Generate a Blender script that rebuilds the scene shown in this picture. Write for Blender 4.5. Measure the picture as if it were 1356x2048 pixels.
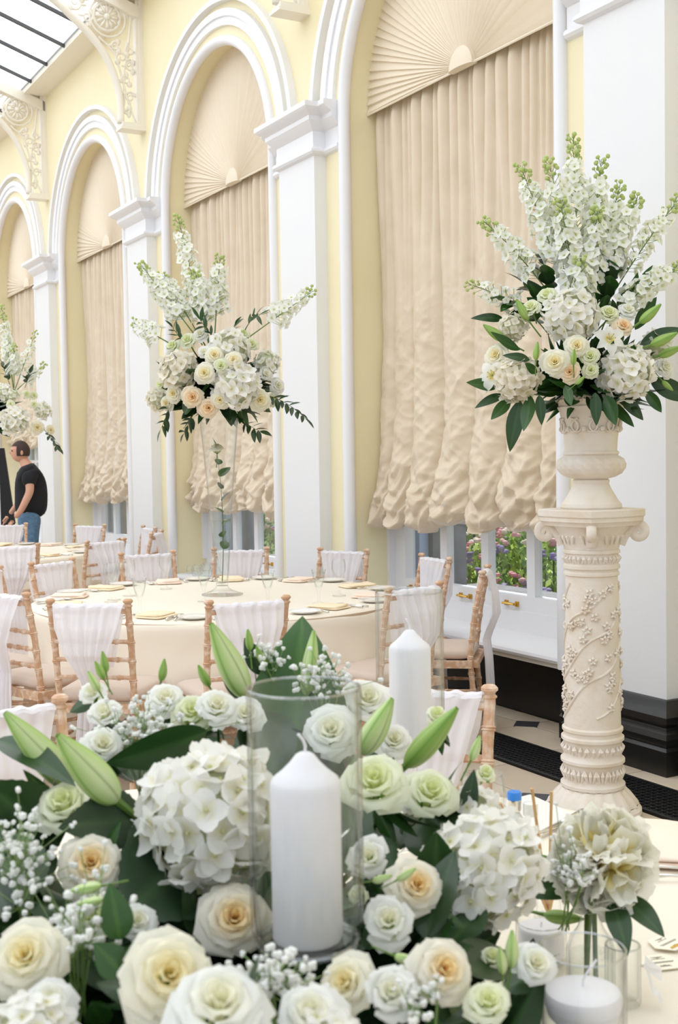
import bpy, math, random
import numpy as np
from mathutils import Vector, Matrix, noise
for _o in list(bpy.data.objects): bpy.data.objects.remove(_o, do_unlink=True)
scene = bpy.context.scene
COL = scene.collection
PI = math.pi

# ------------------------------------------------------------------ camera
FPX, YAW, PITCH, ROLL, EYE = 2400.0, 29.0, 2.67, 0.9, 1.56      # focal length in pixels of the 1356x2048 frame
def _axes():
    y, p, r = math.radians(YAW), math.radians(PITCH), math.radians(ROLL)
    fw = Vector((math.sin(y)*math.cos(p), math.cos(y)*math.cos(p), -math.sin(p)))
    rt = Vector((math.cos(y), -math.sin(y), 0)); up = rt.cross(fw)
    return rt*math.cos(r)-up*math.sin(r), rt*math.sin(r)+up*math.cos(r), fw
CR, CU, CF = _axes()
EYEP = Vector((0, 0, EYE))
camd = bpy.data.cameras.new('camera'); cam = bpy.data.objects.new('camera', camd); COL.objects.link(cam)
camd.sensor_fit = 'VERTICAL'; camd.sensor_height = 23.6; camd.sensor_width = 15.6
camd.lens = FPX/2048*23.6
camd.clip_start = 0.05; camd.clip_end = 300
cam.matrix_world = Matrix(((CR.x, CU.x, -CF.x, 0), (CR.y, CU.y, -CF.y, 0), (CR.z, CU.z, -CF.z, EYE), (0, 0, 0, 1)))
camd.dof.use_dof = True; camd.dof.focus_distance = 4.6; camd.dof.aperture_fstop = 5.6
scene.camera = cam

# ------------------------------------------------------------------ sky, sun, exposure
SKY_COL, SKY_STR = (0.86, 0.93, 1.0), 1.0
w = bpy.data.worlds.new('sky'); scene.world = w; w.use_nodes = True
bgn = w.node_tree.nodes['Background']; bgn.inputs[0].default_value = (*SKY_COL, 1); bgn.inputs[1].default_value = SKY_STR
sun = bpy.data.lights.new('sun', 'SUN'); sun.energy = 4.5; sun.angle = math.radians(1.0); sun.color = (1.0, 0.96, 0.90)
so = bpy.data.objects.new('sun', sun); COL.objects.link(so)
so.rotation_euler = Vector((-0.12, -0.20, -0.97)).to_track_quat('-Z', 'Y').to_euler(); so.location = (12, 2, 12)
scene.view_settings.view_transform = 'Standard'; scene.view_settings.look = 'None'
scene.view_settings.gamma = 1.0; scene.view_settings.use_curve_mapping = False
scene.view_settings.exposure = 0.02
try:
    scene.cycles.transparent_max_bounces = 24; scene.cycles.max_bounces = 10; scene.cycles.diffuse_bounces = 5
except Exception: pass

# ------------------------------------------------------------------ helpers
def at(x, y, d):                       # the world point seen at pixel (x, y) at distance d along the view axis
    return EYEP + (CR*((x-678)/FPX) + CU*((1024-y)/FPX) + CF)*d
def on_z(x, y, z):
    d = CR*((x-678)/FPX) + CU*((1024-y)/FPX) + CF
    return EYEP + d*((z-EYE)/d.z)
def lin(c): return tuple(((v/255)/12.92 if v/255 <= .04045 else ((v/255+.055)/1.055)**2.4) for v in c)
def setp(o, label=None, cat=None, group=None, kind=None):
    if label: o['label'] = label
    if cat: o['category'] = cat
    if group: o['group'] = group
    if kind: o['kind'] = kind
    return o
def empty(name, loc=(0, 0, 0), rz=0.0, label=None, cat=None, group=None, kind=None, parent=None, mat=None):
    o = bpy.data.objects.new(name, None); COL.objects.link(o); o.empty_display_size = 0.02
    if parent: o.parent = parent
    if mat is not None: o.matrix_local = mat
    else: o.location = loc; o.rotation_euler = (0, 0, rz)
    return setp(o, label, cat, group, kind)
def link(name, mesh, parent=None, mat=None):
    o = bpy.data.objects.new(name, mesh); COL.objects.link(o)
    if parent: o.parent = parent
    if mat is not None: o.matrix_local = mat
    return o
class MB:
    def __init__(s): s.v = []; s.f = []; s.c = []
    def add(s, vs, fs, col=None):
        n = len(s.v); s.v.extend([tuple(p) for p in vs]); s.f.extend([tuple(i+n for i in f) for f in fs])
        if col is not None:
            if callable(getattr(col, '__len__', None)) and len(col) == len(vs) and hasattr(col[0], '__len__'): s.c.extend(col)
            else: s.c.extend([tuple(col)]*len(vs))
        return s
    def box(s, x0, x1, y0, y1, z0, z1):
        return s.add([(x0, y0, z0), (x1, y0, z0), (x1, y1, z0), (x0, y1, z0), (x0, y0, z1), (x1, y0, z1), (x1, y1, z1), (x0, y1, z1)],
                     [(0, 3, 2, 1), (4, 5, 6, 7), (0, 1, 5, 4), (1, 2, 6, 5), (2, 3, 7, 6), (3, 0, 4, 7)])
    def grid(s, nu, nv, fn, wrap=False, col=None):       # fn(i/(nu-1), j/(nv-1)) -> point
        vs = []; cs = []
        for j in range(nv):
            for i in range(nu):
                u = i/nu if wrap else i/(nu-1); vs.append(fn(u, j/(nv-1)))
                if col: cs.append(col(u, j/(nv-1)))
        fs = []
        for j in range(nv-1):
            for i in range(nu if wrap else nu-1):
                a = j*nu+i; b = j*nu+(i+1) % nu; fs.append((a, b, b+nu, a+nu))
        return s.add(vs, fs, cs if col else None)
    def lathe(s, prof, n=24, c=(0, 0, 0), rad=None, col=None):      # prof: [(r, z)]
        m = len(prof)
        def fn(u, v):
            r, z = prof[int(round(v*(m-1)))]; a = 2*PI*u
            k = rad(a, z) if rad else 1
            return (c[0]+r*k*math.cos(a), c[1]+r*k*math.sin(a), c[2]+z)
        return s.grid(n, m, fn, wrap=True, col=(lambda u, v: col) if col else None)
    def tube(s, pts, r, n=8, col=None, caps=True, flat=1.0):
        pts = [Vector(p) for p in pts]; m = len(pts)
        rs = r if hasattr(r, '__len__') else [r]*m
        t0 = (pts[1]-pts[0]).normalized()
        nrm = t0.orthogonal().normalized(); vs = []
        for i in range(m):
            t = (pts[min(i+1, m-1)]-pts[max(i-1, 0)])
            t = t.normalized() if t.length > 1e-9 else t0
            nrm = (nrm-t*nrm.dot(t)); nrm = nrm.normalized() if nrm.length > 1e-9 else t.orthogonal().normalized()
            b = t.cross(nrm)
            for k in range(n):
                a = 2*PI*k/n; vs.append(pts[i]+nrm*(rs[i]*math.cos(a))+b*(rs[i]*math.sin(a)*flat))
        fs = [(i*n+k, i*n+(k+1) % n, (i+1)*n+(k+1) % n, (i+1)*n+k) for i in range(m-1) for k in range(n)]
        if caps: fs += [tuple(range(n))[::-1], tuple((m-1)*n+k for k in range(n))]
        return s.add(vs, fs, col)
    def ball(s, c, r, n=8, m=6, sc=(1, 1, 1), col=None):
        return s.grid(n, m, lambda u, v: (c[0]+r*sc[0]*math.sin(PI*max(v, .001))*math.cos(2*PI*u) if v < .999 else c[0],
                                          c[1]+r*sc[1]*math.sin(PI*max(v, .001))*math.sin(2*PI*u) if v < .999 else c[1],
                                          c[2]-r*sc[2]*math.cos(PI*v)), wrap=True, col=(lambda u, v: col) if col else None)
    def sweep(s, path, prof, closed=False):  # path: plan points (x, y); prof: [(offset to the left of travel, z)]; mitred
        P = [Vector((p[0], p[1])) for p in path]; n = len(P); m = len(prof); vs = []
        for i in range(n):
            a = P[i]-P[i-1] if i > 0 else None; b = P[i+1]-P[i] if i < n-1 else None
            na = Vector((-a.y, a.x)).normalized() if a else None; nb = Vector((-b.y, b.x)).normalized() if b else None
            if na is None: mt = nb
            elif nb is None: mt = na
            else: mt = (na+nb)/(1+na.dot(nb))
            for o, z in prof: q = P[i]+mt*o; vs.append((q.x, q.y, z))
        fs = [(i*m+k, i*m+k+1, (i+1)*m+k+1, (i+1)*m+k) for i in range(n-1) for k in range(m-1)]
        fs += [tuple(range(m)), tuple(range((n-1)*m, n*m))[::-1]]
        return s.add(vs, fs)
    def prism(s, poly, z0, z1):                # poly in plan
        n = len(poly)
        return s.add([(x, y, z0) for x, y in poly]+[(x, y, z1) for x, y in poly],
                     [tuple(range(n))[::-1], tuple(range(n, 2*n))]+[(i, (i+1) % n, n+(i+1) % n, n+i) for i in range(n)])
    def xform(s, M): s.v = [tuple(M @ Vector(p)) for p in s.v]; return s
    def mesh(s, name, mat, smooth=True, sharp=None):
        me = bpy.data.meshes.new(name); me.from_pydata(s.v, [], s.f)
        if s.c and len(s.c) == len(s.v):
            at_ = me.color_attributes.new('Col', 'FLOAT_COLOR', 'POINT')
            at_.data.foreach_set('color', np.array([(*c[:3], 1.0) for c in s.c], dtype=np.float32).ravel())
        if mat: me.materials.append(mat)
        me.polygons.foreach_set('use_smooth', [smooth]*len(me.polygons))
        if smooth and sharp:
            me.set_sharp_from_angle(angle=math.radians(sharp))
        me.update(); return me
    def build(s, name, mat, parent=None, smooth=True, sharp=40, mtx=None):
        return link(name, s.mesh(name, mat, smooth, sharp), parent, mtx)
def orient(pos, d, roll=0.0, sc=1.0):         # matrix whose +Z looks along d
    d = Vector(d).normalized(); q = d.to_track_quat('Z', 'Y').to_matrix().to_4x4()
    return Matrix.Translation(pos) @ q @ Matrix.Rotation(roll, 4, 'Z') @ (Matrix.Diagonal((*sc, 1)) if hasattr(sc, '__len__') else Matrix.Scale(sc, 4))
def nz(x, y, z): return noise.noise(Vector((x, y, z)))

# ------------------------------------------------------------------ materials
def mat(name, col, rough=0.5, bump=None, var=None, metal=0.0, coat=0.0, sheen=0.0, spec=0.5, attr=False, transl=0.0, alpha=None, sss=0.0):
    m = bpy.data.materials.new(name); m.use_nodes = True; nt = m.node_tree; N = nt.nodes; L = nt.links
    b = N['Principled BSDF']; out = N['Material Output']
    c = lin(col) if col else (1, 1, 1)
    b.inputs['Base Color'].default_value = (*c, 1); b.inputs['Roughness'].default_value = rough
    b.inputs['Metallic'].default_value = metal; b.inputs['Specular IOR Level'].default_value = spec
    b.inputs['Coat Weight'].default_value = coat; b.inputs['Sheen Weight'].default_value = sheen
    src = None
    tc = N.new('ShaderNodeTexCoord')
    if attr:
        a = N.new('ShaderNodeAttribute'); a.attribute_name = 'Col'; src = a.outputs['Color']
    if var:                                   # (scale, second colour, low, high)
        t = N.new('ShaderNodeTexNoise'); t.inputs['Scale'].default_value = var[0]; t.inputs['Detail'].default_value = 5
        L.new(tc.outputs['Object'], t.inputs['Vector'])
        r = N.new('ShaderNodeMapRange'); r.inputs[1].default_value = var[2]; r.inputs[2].default_value = var[3]
        L.new(t.outputs[0], r.inputs[0])
        mx = N.new('ShaderNodeMix'); mx.data_type = 'RGBA'
        L.new(r.outputs[0], mx.inputs[0])
        if src: L.new(src, mx.inputs[6])
        else: mx.inputs[6].default_value = (*c, 1)
        mx.inputs[7].default_value = (*lin(var[1]), 1); src = mx.outputs[2]
    if src: L.new(src, b.inputs['Base Color'])
    if bump:                                  # (scale, strength, distance)
        t = N.new('ShaderNodeTexNoise'); t.inputs['Scale'].default_value = bump[0]; t.inputs['Detail'].default_value = 4
        L.new(tc.outputs['Object'], t.inputs['Vector'])
        bp = N.new('ShaderNodeBump'); bp.inputs['Strength'].default_value = bump[1]; bp.inputs['Distance'].default_value = bump[2]
        L.new(t.outputs[0], bp.inputs['Height']); L.new(bp.outputs[0], b.inputs['Normal'])
    last = b.outputs[0]
    if transl:
        tr = N.new('ShaderNodeBsdfTranslucent'); tr.inputs[0].default_value = (*c, 1)
        if src: L.new(src, tr.inputs[0])
        mx = N.new('ShaderNodeMixShader'); mx.inputs[0].default_value = transl
        L.new(last, mx.inputs[1]); L.new(tr.outputs[0], mx.inputs[2]); last = mx.outputs[0]
    if alpha is not None:
        tp = N.new('ShaderNodeBsdfTransparent'); mx = N.new('ShaderNodeMixShader'); mx.inputs[0].default_value = alpha
        L.new(tp.outputs[0], mx.inputs[1]); L.new(last, mx.inputs[2]); last = mx.outputs[0]
    if last != b.outputs[0]: L.new(last, out.inputs[0])
    return m
def thin_glass(name, tint=(0.995, 1.0, 0.998), ior=1.45, rough=0.0, milk=0.0, edge=0.0):
    m = bpy.data.materials.new(name); m.use_nodes = True; nt = m.node_tree; N = nt.nodes; L = nt.links
    N.remove(N['Principled BSDF']); out = N['Material Output']
    tp = N.new('ShaderNodeBsdfTransparent'); tp.inputs[0].default_value = (*tint, 1)
    if edge:
        lw2 = N.new('ShaderNodeLayerWeight'); lw2.inputs[0].default_value = .5
        p2 = N.new('ShaderNodeMath'); p2.operation = 'POWER'; p2.inputs[1].default_value = 5; L.new(lw2.outputs['Facing'], p2.inputs[0])
        mc = N.new('ShaderNodeMix'); mc.data_type = 'RGBA'; L.new(p2.outputs[0], mc.inputs[0]); mc.inputs[6].default_value = (*tint, 1); mc.inputs[7].default_value = (edge, edge*1.02, edge*1.02, 1)
        L.new(mc.outputs[2], tp.inputs[0])
    gl = N.new('ShaderNodeBsdfGlossy'); gl.inputs['Roughness'].default_value = rough
    lw = N.new('ShaderNodeLayerWeight'); lw.inputs[0].default_value = .5
    pw = N.new('ShaderNodeMath'); pw.operation = 'POWER'; pw.inputs[1].default_value = 3.5; L.new(lw.outputs['Facing'], pw.inputs[0])
    fr = N.new('ShaderNodeMath'); fr.operation = 'MULTIPLY_ADD'; fr.inputs[1].default_value = .75; fr.inputs[2].default_value = ((ior-1)/(ior+1))**2; L.new(pw.outputs[0], fr.inputs[0])
    mx = N.new('ShaderNodeMixShader'); L.new(fr.outputs[0], mx.inputs[0]); L.new(tp.outputs[0], mx.inputs[1]); L.new(gl.outputs[0], mx.inputs[2])
    last = mx.outputs[0]
    if milk:
        tl = N.new('ShaderNodeBsdfTranslucent'); tl.inputs[0].default_value = (.95, .97, 1, 1)
        m2 = N.new('ShaderNodeMixShader'); m2.inputs[0].default_value = milk
        L.new(last, m2.inputs[1]); L.new(tl.outputs[0], m2.inputs[2]); last = m2.outputs[0]
    L.new(last, out.inputs[0]); return m
def glass_solid(name, ior=1.45):
    m = bpy.data.materials.new(name); m.use_nodes = True; b = m.node_tree.nodes['Principled BSDF']
    b.inputs['Transmission Weight'].default_value = 1; b.inputs['Roughness'].default_value = 0; b.inputs['IOR'].default_value = ior
    return m
M = {}
M['yellow'] = mat('yellow_paint', (238, 228, 192), .6, var=(1.2, (234, 222, 182), .4, .8), bump=(60, .08, .01))
M['white'] = mat('white_paint', (229, 229, 231), .5, bump=(40, .06, .01), var=(2, (230, 230, 228), .4, .8))
M['trim'] = mat('white_trim_paint', (233, 233, 236), .4)
M['iron'] = mat('cream_iron_paint', (236, 230, 218), .45)
M['black'] = mat('black_gloss_paint', (12, 12, 14), .38, coat=.1)
M['grate'] = mat('cast_iron', (34, 34, 36), .4, metal=.3)
M['stone'] = mat('stone_flag', (200, 184, 164), .45, var=(3, (182, 166, 146), .35, .75), bump=(30, .1, .01))
M['stone2'] = mat('stone_flag_pale', (208, 194, 175), .45, var=(3, (190, 174, 152), .35, .75), bump=(30, .1, .01))
M['slate'] = mat('slate_inset', (62, 62, 68), .35)
M['grout'] = mat('grout', (150, 138, 122), .8)
M['silk'] = mat('beige_silk', (217, 200, 176), .42, sheen=.3, bump=(90, .12, .008), var=(5, (208, 190, 164), .35, .75))
M['fan'] = mat('cream_pleated_silk', (230, 216, 193), .55, sheen=.2, bump=(120, .1, .005))
M['plaster'] = mat('aged_plaster', (228, 219, 208), .75, var=(9, (216, 200, 178), .45, .8), bump=(45, .25, .01))
M['wood'] = mat('limewashed_wood', (202, 160, 126), .55, var=(30, (234, 216, 198), .45, .72), bump=(80, .15, .004))
M['cushion'] = mat('taupe_fabric', (206, 186, 170), .8, bump=(300, .2, .002), sheen=.3)
M['chiffon'] = mat('white_chiffon', (248, 247, 252), .7, transl=.35, alpha=.86, sheen=.3)
M['cloth'] = mat('cream_tablecloth', (239, 229, 212), .7, bump=(200, .1, .002), sheen=.2)
M['undercloth'] = mat('taupe_undercloth', (196, 172, 148), .8, bump=(200, .1, .002))
M['napkin'] = mat('peach_napkin', (246, 224, 206), .75, bump=(250, .15, .002))
M['napkin2'] = mat('gold_napkin', (242, 224, 192), .75, bump=(250, .15, .002))
M['china'] = mat('white_china', (246, 244, 240), .15, coat=.5)
M['silver'] = mat('silver', (225, 222, 215), .18, metal=1.0)
M['brass'] = mat('brass', (205, 165, 80), .25, metal=1.0)
M['glass'] = thin_glass('clear_glass', edge=.72)
M['vglass'] = thin_glass('vase_glass', edge=.55)
M['rim'] = thin_glass('glass_rim', (.9, .92, .93), 3.2, .05, edge=.5)
M['pane'] = thin_glass('window_pane', (.93, .96, .97), 1.4)
M['roofpane'] = thin_glass('roof_pane', (.95, .97, 1.0), 1.4, .05, milk=.98)
M['water'] = thin_glass('still_water', (.97, .985, .975), 1.2, edge=.7)
M['wax'] = mat('white_wax', (248, 246, 250), .5, transl=.25)
M['petal'] = mat('petal', None, .55, attr=True, transl=.42, sheen=.15)
M['leaf'] = mat('leaf', None, .38, attr=True, transl=.18, coat=.15)
M['stemg'] = mat('green_stem', (112, 142, 70), .5)
M['bud'] = mat('lily_bud', None, .4, attr=True, transl=.15)
M['bar'] = mat('lead_glazing_bar', (70, 72, 76), .5)
M['extstone'] = mat('grey_exterior_stone', (150, 148, 152), .85, var=(6, (130, 128, 132), .4, .7))
M['extskytint'] = mat('skylight_tinted_outer_frame', (205, 218, 250), .5)  # white frame with blue skylight painted into its base colour
M['lawn'] = mat('lawn', (96, 120, 52), .9)
M['skin'] = mat('skin', (205, 155, 130), .55)
M['hair'] = mat('dark_hair', (58, 42, 34), .7)
M['tee'] = mat('black_cotton', (22, 23, 28), .85)
M['jeans'] = mat('blue_denim', (96, 130, 160), .85, var=(25, (78, 110, 142), .4, .7))
M['reed'] = mat('reed_stick', (214, 172, 118), .7)
M['label'] = mat('frosted_label', (238, 238, 232), .4)
M['blue'] = mat('blue_cap', (60, 140, 230), .3)
M['card'] = mat('cream_card', (248, 242, 222), .7)
M['ink'] = mat('grey_ink', (120, 112, 100), .8)
M['gold'] = mat('gold_foil', (214, 170, 60), .4)
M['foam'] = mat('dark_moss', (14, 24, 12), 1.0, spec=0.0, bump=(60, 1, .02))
M['dark'] = mat('black_cloth', (16, 16, 18), .7)
M['darkglass'] = mat('dark_sunglass', (40, 36, 34), .2, coat=.5)

# ------------------------------------------------------------------ the room
XS, XW, XC, XG = 4.195, 4.295, 4.58, 4.70          # pilaster face, wall face, blind, window glass
PITCHY, PW, RO, ZS = 3.557, 0.58, 1.20, 4.0
def pil0(k): return 4.305+PITCHY*k
def bayc(k): return 6.374+PITCHY*k
BAYS = [0, 1, 2, 3, 4]
ORD = {-1: 'nearest', 0: 'first', 1: 'second', 2: 'third', 3: 'fourth', 4: 'fifth', 5: 'sixth'}
def sm(a, b, x): t = min(1, max(0, (x-a)/(b-a))); return t*t*(3-2*t)

def wall():
    b = MB(); ZT = 6.19; h = PITCHY/2; XB = 4.85
    for k in range(-3, 9):
        c = bayc(k)
        if k not in BAYS:
            b.add([(XW, c-h, 0), (XW, c+h, 0), (XW, c+h, ZT), (XW, c-h, ZT), (XB, c-h, -.3), (XB, c+h, -.3), (XB, c+h, ZT), (XB, c-h, ZT)],
                  [(0, 3, 2, 1), (4, 5, 6, 7)]); continue
        n = 40; ca = math.atan2(ZT-ZS, h)
        ang = sorted(set([PI*i/n for i in range(n+1)]+[ca, PI-ca]))
        def outer(t):
            if t <= ca: return (h, h*math.tan(t))
            if t >= PI-ca: return (-h, -h*math.tan(t))
            return ((ZT-ZS)/math.tan(t), ZT-ZS)
        for X, fl in ((XW, 1), (XB, 0)):
            vs = []
            for t in ang:
                o = outer(t); vs += [(X, c+RO*math.cos(t), ZS+RO*math.sin(t)), (X, c+o[0], ZS+o[1])]
            fs = [(2*i, 2*i+1, 2*i+3, 2*i+2) for i in range(len(ang)-1)]
            b.add(vs, [f[::-1] for f in fs] if not fl else fs)
            for s in (-1, 1):
                b.add([(X, c+s*RO, 0), (X, c+s*h, 0), (X, c+s*h, ZS), (X, c+s*RO, ZS)], [(0, 1, 2, 3)])
        out = [(c+RO, 0)]+[(c+RO*math.cos(t), ZS+RO*math.sin(t)) for t in ang]+[(c-RO, 0)]
        vs = [p for y, z in out for p in ((XW, y, z), (XB, y, z))]
        b.add(vs, [(2*i, 2*i+1, 2*i+3, 2*i+2) for i in range(len(out)-1)])
    y0 = bayc(-3)-h; y1 = bayc(8)+h
    b.add([(XW, y0, ZT), (XW, y1, ZT), (XB, y1, ZT), (XB, y0, ZT)], [(0, 1, 2, 3)])
    return setp(b.build('wall_right', M['yellow'], sharp=30), 'pale yellow wall of tall arched window bays', 'wall', kind='structure')
wall()
eb = MB(); eb.box(-3, 4.85, bayc(8)+1.7, bayc(8)+1.9, 0, 8.5)
setp(eb.build('wall_back', M['yellow']), 'pale yellow end wall of the long hall', 'wall', kind='structure')

CAPP = [(0, 3.765), (.025, 3.775), (.038, 3.79), (.038, 3.805), (.025, 3.82), (.012, 3.828), (.012, 3.94), (.022, 3.945), (.045, 3.965), (.07, 3.99), (.078, 4.0),
        (.078, 4.03), (.09, 4.04), (.115, 4.055), (.135, 4.07), (.142, 4.078), (.142, 4.112), (0, 4.114)]
PLP = [(.10, 0), (.10, .12), (.085, .135), (.092, .15), (.095, .175), (.085, .20), (.066, .212), (.062, .225), (.072, .245), (.07, .275), (.05, .30), (.03, .325), (.02, .345), (0, .348)]
for k in range(-1, 6):
    y = pil0(k)
    lab = {0: 'white square pilaster beside the plaster column and urn', 1: 'white pilaster between the first and second gathered blinds',
           2: 'white pilaster between the second and third gathered blinds', 3: 'white pilaster beside the man in black'}.get(k, 'white pilaster on the yellow wall, %s in the row from the column' % ORD[k])
    t = empty('trim_%d' % (k+2), (XW, y+PW/2, 0), 0, lab, 'pilaster', kind='structure')
    dx, dy = -XW, -(y+PW/2)
    def loc(b): b.v = [(p[0]+dx, p[1]+dy, p[2]) for p in b.v]; return b
    p4 = [(XW, y), (XS, y), (XS, y+PW), (XW, y+PW)]
    loc(MB().sweep(p4, [(0, .34), (0, 3.78)])).build('shaft', M['white'], t, smooth=False)
    path = [(XW, y-.235)]+p4+[(XW, y+PW+.235)]
    loc(MB().sweep(path, CAPP)).build('capital', M['trim'], t, sharp=25)
    loc(MB().sweep(path, PLP)).build('plinth', M['black'], t, sharp=25)

def arc_path(c, a, bz, n=48, z0=ZS, legs=None):
    pts = [(c+a*math.cos(PI*i/n), z0+bz*math.sin(PI*i/n)) for i in range(n+1)]
    return ([(c+a, legs)]+pts+[(c-a, legs)]) if legs is not None else pts
def ring(b, a0, b0, a1, b1, x0, z0=4.11, n=56):        # arched band between two half ellipses, proud of the wall
    vs = []
    for i in range(n+1):
        t = PI*i/n; c, s = math.cos(t), math.sin(t)
        for a, bb, x in ((a0, b0, XW+.001), (a0, b0, x0), (a1, b1, x0), (a1, b1, XW+.001)): vs.append((x-XW, a*c, max(z0, ZS+bb*s)))
    fs = [(i*4+j, i*4+j+1, i*4+j+5, i*4+j+4) for i in range(n) for j in range(3)]
    b.add(vs, fs)
tn = 8
for k in BAYS:
    c = bayc(k)
    t = empty('trim_%d' % tn, (XW, c, 0), 0, 'white arch mouldings round the %s window bay from the column' % ORD[k], 'arch moulding', kind='structure'); tn += 1
    MB().tube([(-.006, y, z) for y, z in arc_path(0, RO, RO-.012, legs=.36)], .045, 10).build('bead', M['trim'], t)
    b = MB(); ring(b, 1.335, 1.305, 1.42, 1.375, XW-.03); ring(b, 1.42, 1.375, 1.495, 1.435, XW-.045); b.build('archivolt', M['trim'], t)
    b = MB(); ring(b, 1.59, 1.495, 1.645, 1.54, XW-.06); b.build('hood_mould', M['trim'], t)

# black skirting on the wall strips beside the pilasters and under the window seats
b = MB()
for k in BAYS+[-1]:
    c = bayc(k)
    b.box(4.43, 4.60, c-RO, c+RO, 0, .36)
setp(b.build('baseboard_right', M['black'], smooth=False), 'black painted dado under the white window seats', 'baseboard', kind='structure')

# window seats
for k in BAYS[:4]:
    c = bayc(k)
    t = empty('window_seat', (XW, c, 0), 0, 'white painted window seat in the %s bay from the column' % ORD[k], 'window seat', 'window seats along the wall')
    nose = [(.0, .375), (-.022, .38), (-.032, .398), (-.026, .414), (-.005, .424), (.36, .434), (.36, .375)]
    b = MB(); n = len(nose)
    b.add([(x, -RO, z) for x, z in nose]+[(x, RO, z) for x, z in nose], [tuple(range(n)), tuple(range(n, 2*n))[::-1]]+[(i, n+i, n+(i+1) % n, (i+1) % n) for i in range(n)])
    b.build('seat_board', M['trim'], t, sharp=30)
    b = MB(); b.box(.015, .30, -RO, RO, .345, .375); b.build('moulding', M['iron'], t, smooth=False)
    b = MB(); b.box(.34, .42, -RO, RO, .43, .565); b.build('apron', M['trim'], t, smooth=False)

# windows
for k in BAYS[:4]:
    c = bayc(k); t = empty('window_%d' % (k+1), (XG, c, .56), 0, 'white sash window under the %s gathered blind from the column' % ORD[k], 'window', kind='structure')
    ztop = 2.2 if k != 3 else 3.0
    rows = [.10, .545, .99, 1.44] if k != 3 else [.10, .545, .99, 1.44, 1.9, 2.35]
    bars = [.56, .075, -.41, -.895]
    b = MB(); b.box(-.045, .045, -RO, RO, 0, .10); b.build('bottom_rail', M['trim'], t, smooth=False)
    for y0, y1 in ((1.04, 1.17), (-1.17, -.97)):
        b = MB(); b.box(-.045, .045, y0, y1, .10, ztop); b.build('stile', M['trim'], t, smooth=False)
    b = MB(); b.box(-.10, .03, 1.17, 1.2, 0, ztop); b.build('box_frame', M['trim'], t, smooth=False)
    for y in bars[:3]:
        b = MB(); b.box(-.03, .03, y-.04, y+.04, .10, ztop); b.build('glazing_bar', M['trim'], t, smooth=False)
    for z in rows[1:]:
        b = MB(); b.box(-.028, .028, -.97, 1.04, z-.02, z+.02); b.build('glazing_bar', M['trim'], t, smooth=False)
    ed = [1.04]+bars[:3]+[-.97]
    for i in range(4):
        for z0, z1 in zip(rows, rows[1:]):
            b = MB(); b.box(.008, .014, ed[i+1]+.03, ed[i]-.03, z0+.01, z1-.015); b.build('pane', M['pane'], t, smooth=False)
    for y in ((-.24, .27, .9) if k < 2 else (-.24, .27)):
        h = empty('handle', (-.045, y, .045), parent=t)
        b = MB()
        for s in (-.055, .055): b.box(-.012, 0, s-.014, s+.014, -.016, .016); b.tube([(-.01, s, 0), (-.035, s, 0)], .008, 8)
        b.tube([(-.035, -.06, 0), (-.038, -.03, .002), (-.038, .03, .002), (-.035, .06, 0)], .008, 8)
        b.build('pull', M['brass'], h)
    b = MB(); b.box(.12, .20, 1.10, 1.2, -.1, ztop); b.build('outer_frame', M['extskytint'], t, smooth=False)
    b = MB(); b.box(.20, .50, 1.04, 1.2, -.8, 3.2); b.box(.20, .50, -1.2, -1.05, -.8, 3.2); b.build('stone_reveal', M['extstone'], t, smooth=False)
    b = MB(); b.box(.03, .8, -RO, RO, -.12, 0.0); b.build('outer_sill', M['extstone'], t, smooth=False)

# gathered blinds with pleated sunburst heads
def fan_mesh():
    b = MB(); n = 62; r0 = .10; R = 1.195
    rnd = random.Random(3)
    ts = [PI*i/n+(rnd.uniform(-.15, .15)*PI/n if 0 < i < n else 0) for i in range(n+1)]
    for i in range(n):
        t0, t1 = ts[i], ts[i+1]
        vs = []
        for r in (r0, .45, .85, R):
            k = .35+.65*(r/R)
            bul = -.015*math.sin(PI*(r-r0)/(R-r0))
            for t, x in ((t0, .002), ((t0+t1)/2, -.009*k), (t1-.004, -.017*k), (t1, .002)):
                vs.append((x+bul, -r*math.cos(t), r*math.sin(t)))
        b.add(vs, [(j*4+m, j*4+m+1, j*4+m+5, j*4+m+4) for j in range(3) for m in range(3)])
    b.grid(40, 5, lambda u, v: (-.014-.006*math.sin(PI*v), R*(1-2*u), -.014+.018*v))          # hem roll along the lower edge
    return b.mesh('sunburst', M['fan'], True, 50)
def rosette_mesh():
    b = MB(); R = .13
    b.grid(24, 8, lambda u, v: (-.03-.035*math.sqrt(max(0, 1-(v*.98)**2)), -R*v*math.cos(PI*u), R*v*math.sin(PI*u)*1.05))
    b.grid(24, 2, lambda u, v: (-.036+.04*v, -R*math.cos(PI*u), R*math.sin(PI*u)*1.05))
    prf = [(-R*v, -.03-.035*math.sqrt(max(0, 1-(abs(v)*.98)**2))) for v in [1-i/10 for i in range(21)]]
    b.add([(x, y, 0) for y, x in prf]+[(.004, y, 0) for y, x in prf], [(i, i+1, 22+i, 21+i) for i in range(20)])
    return b.mesh('rosette', M['fan'])
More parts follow.
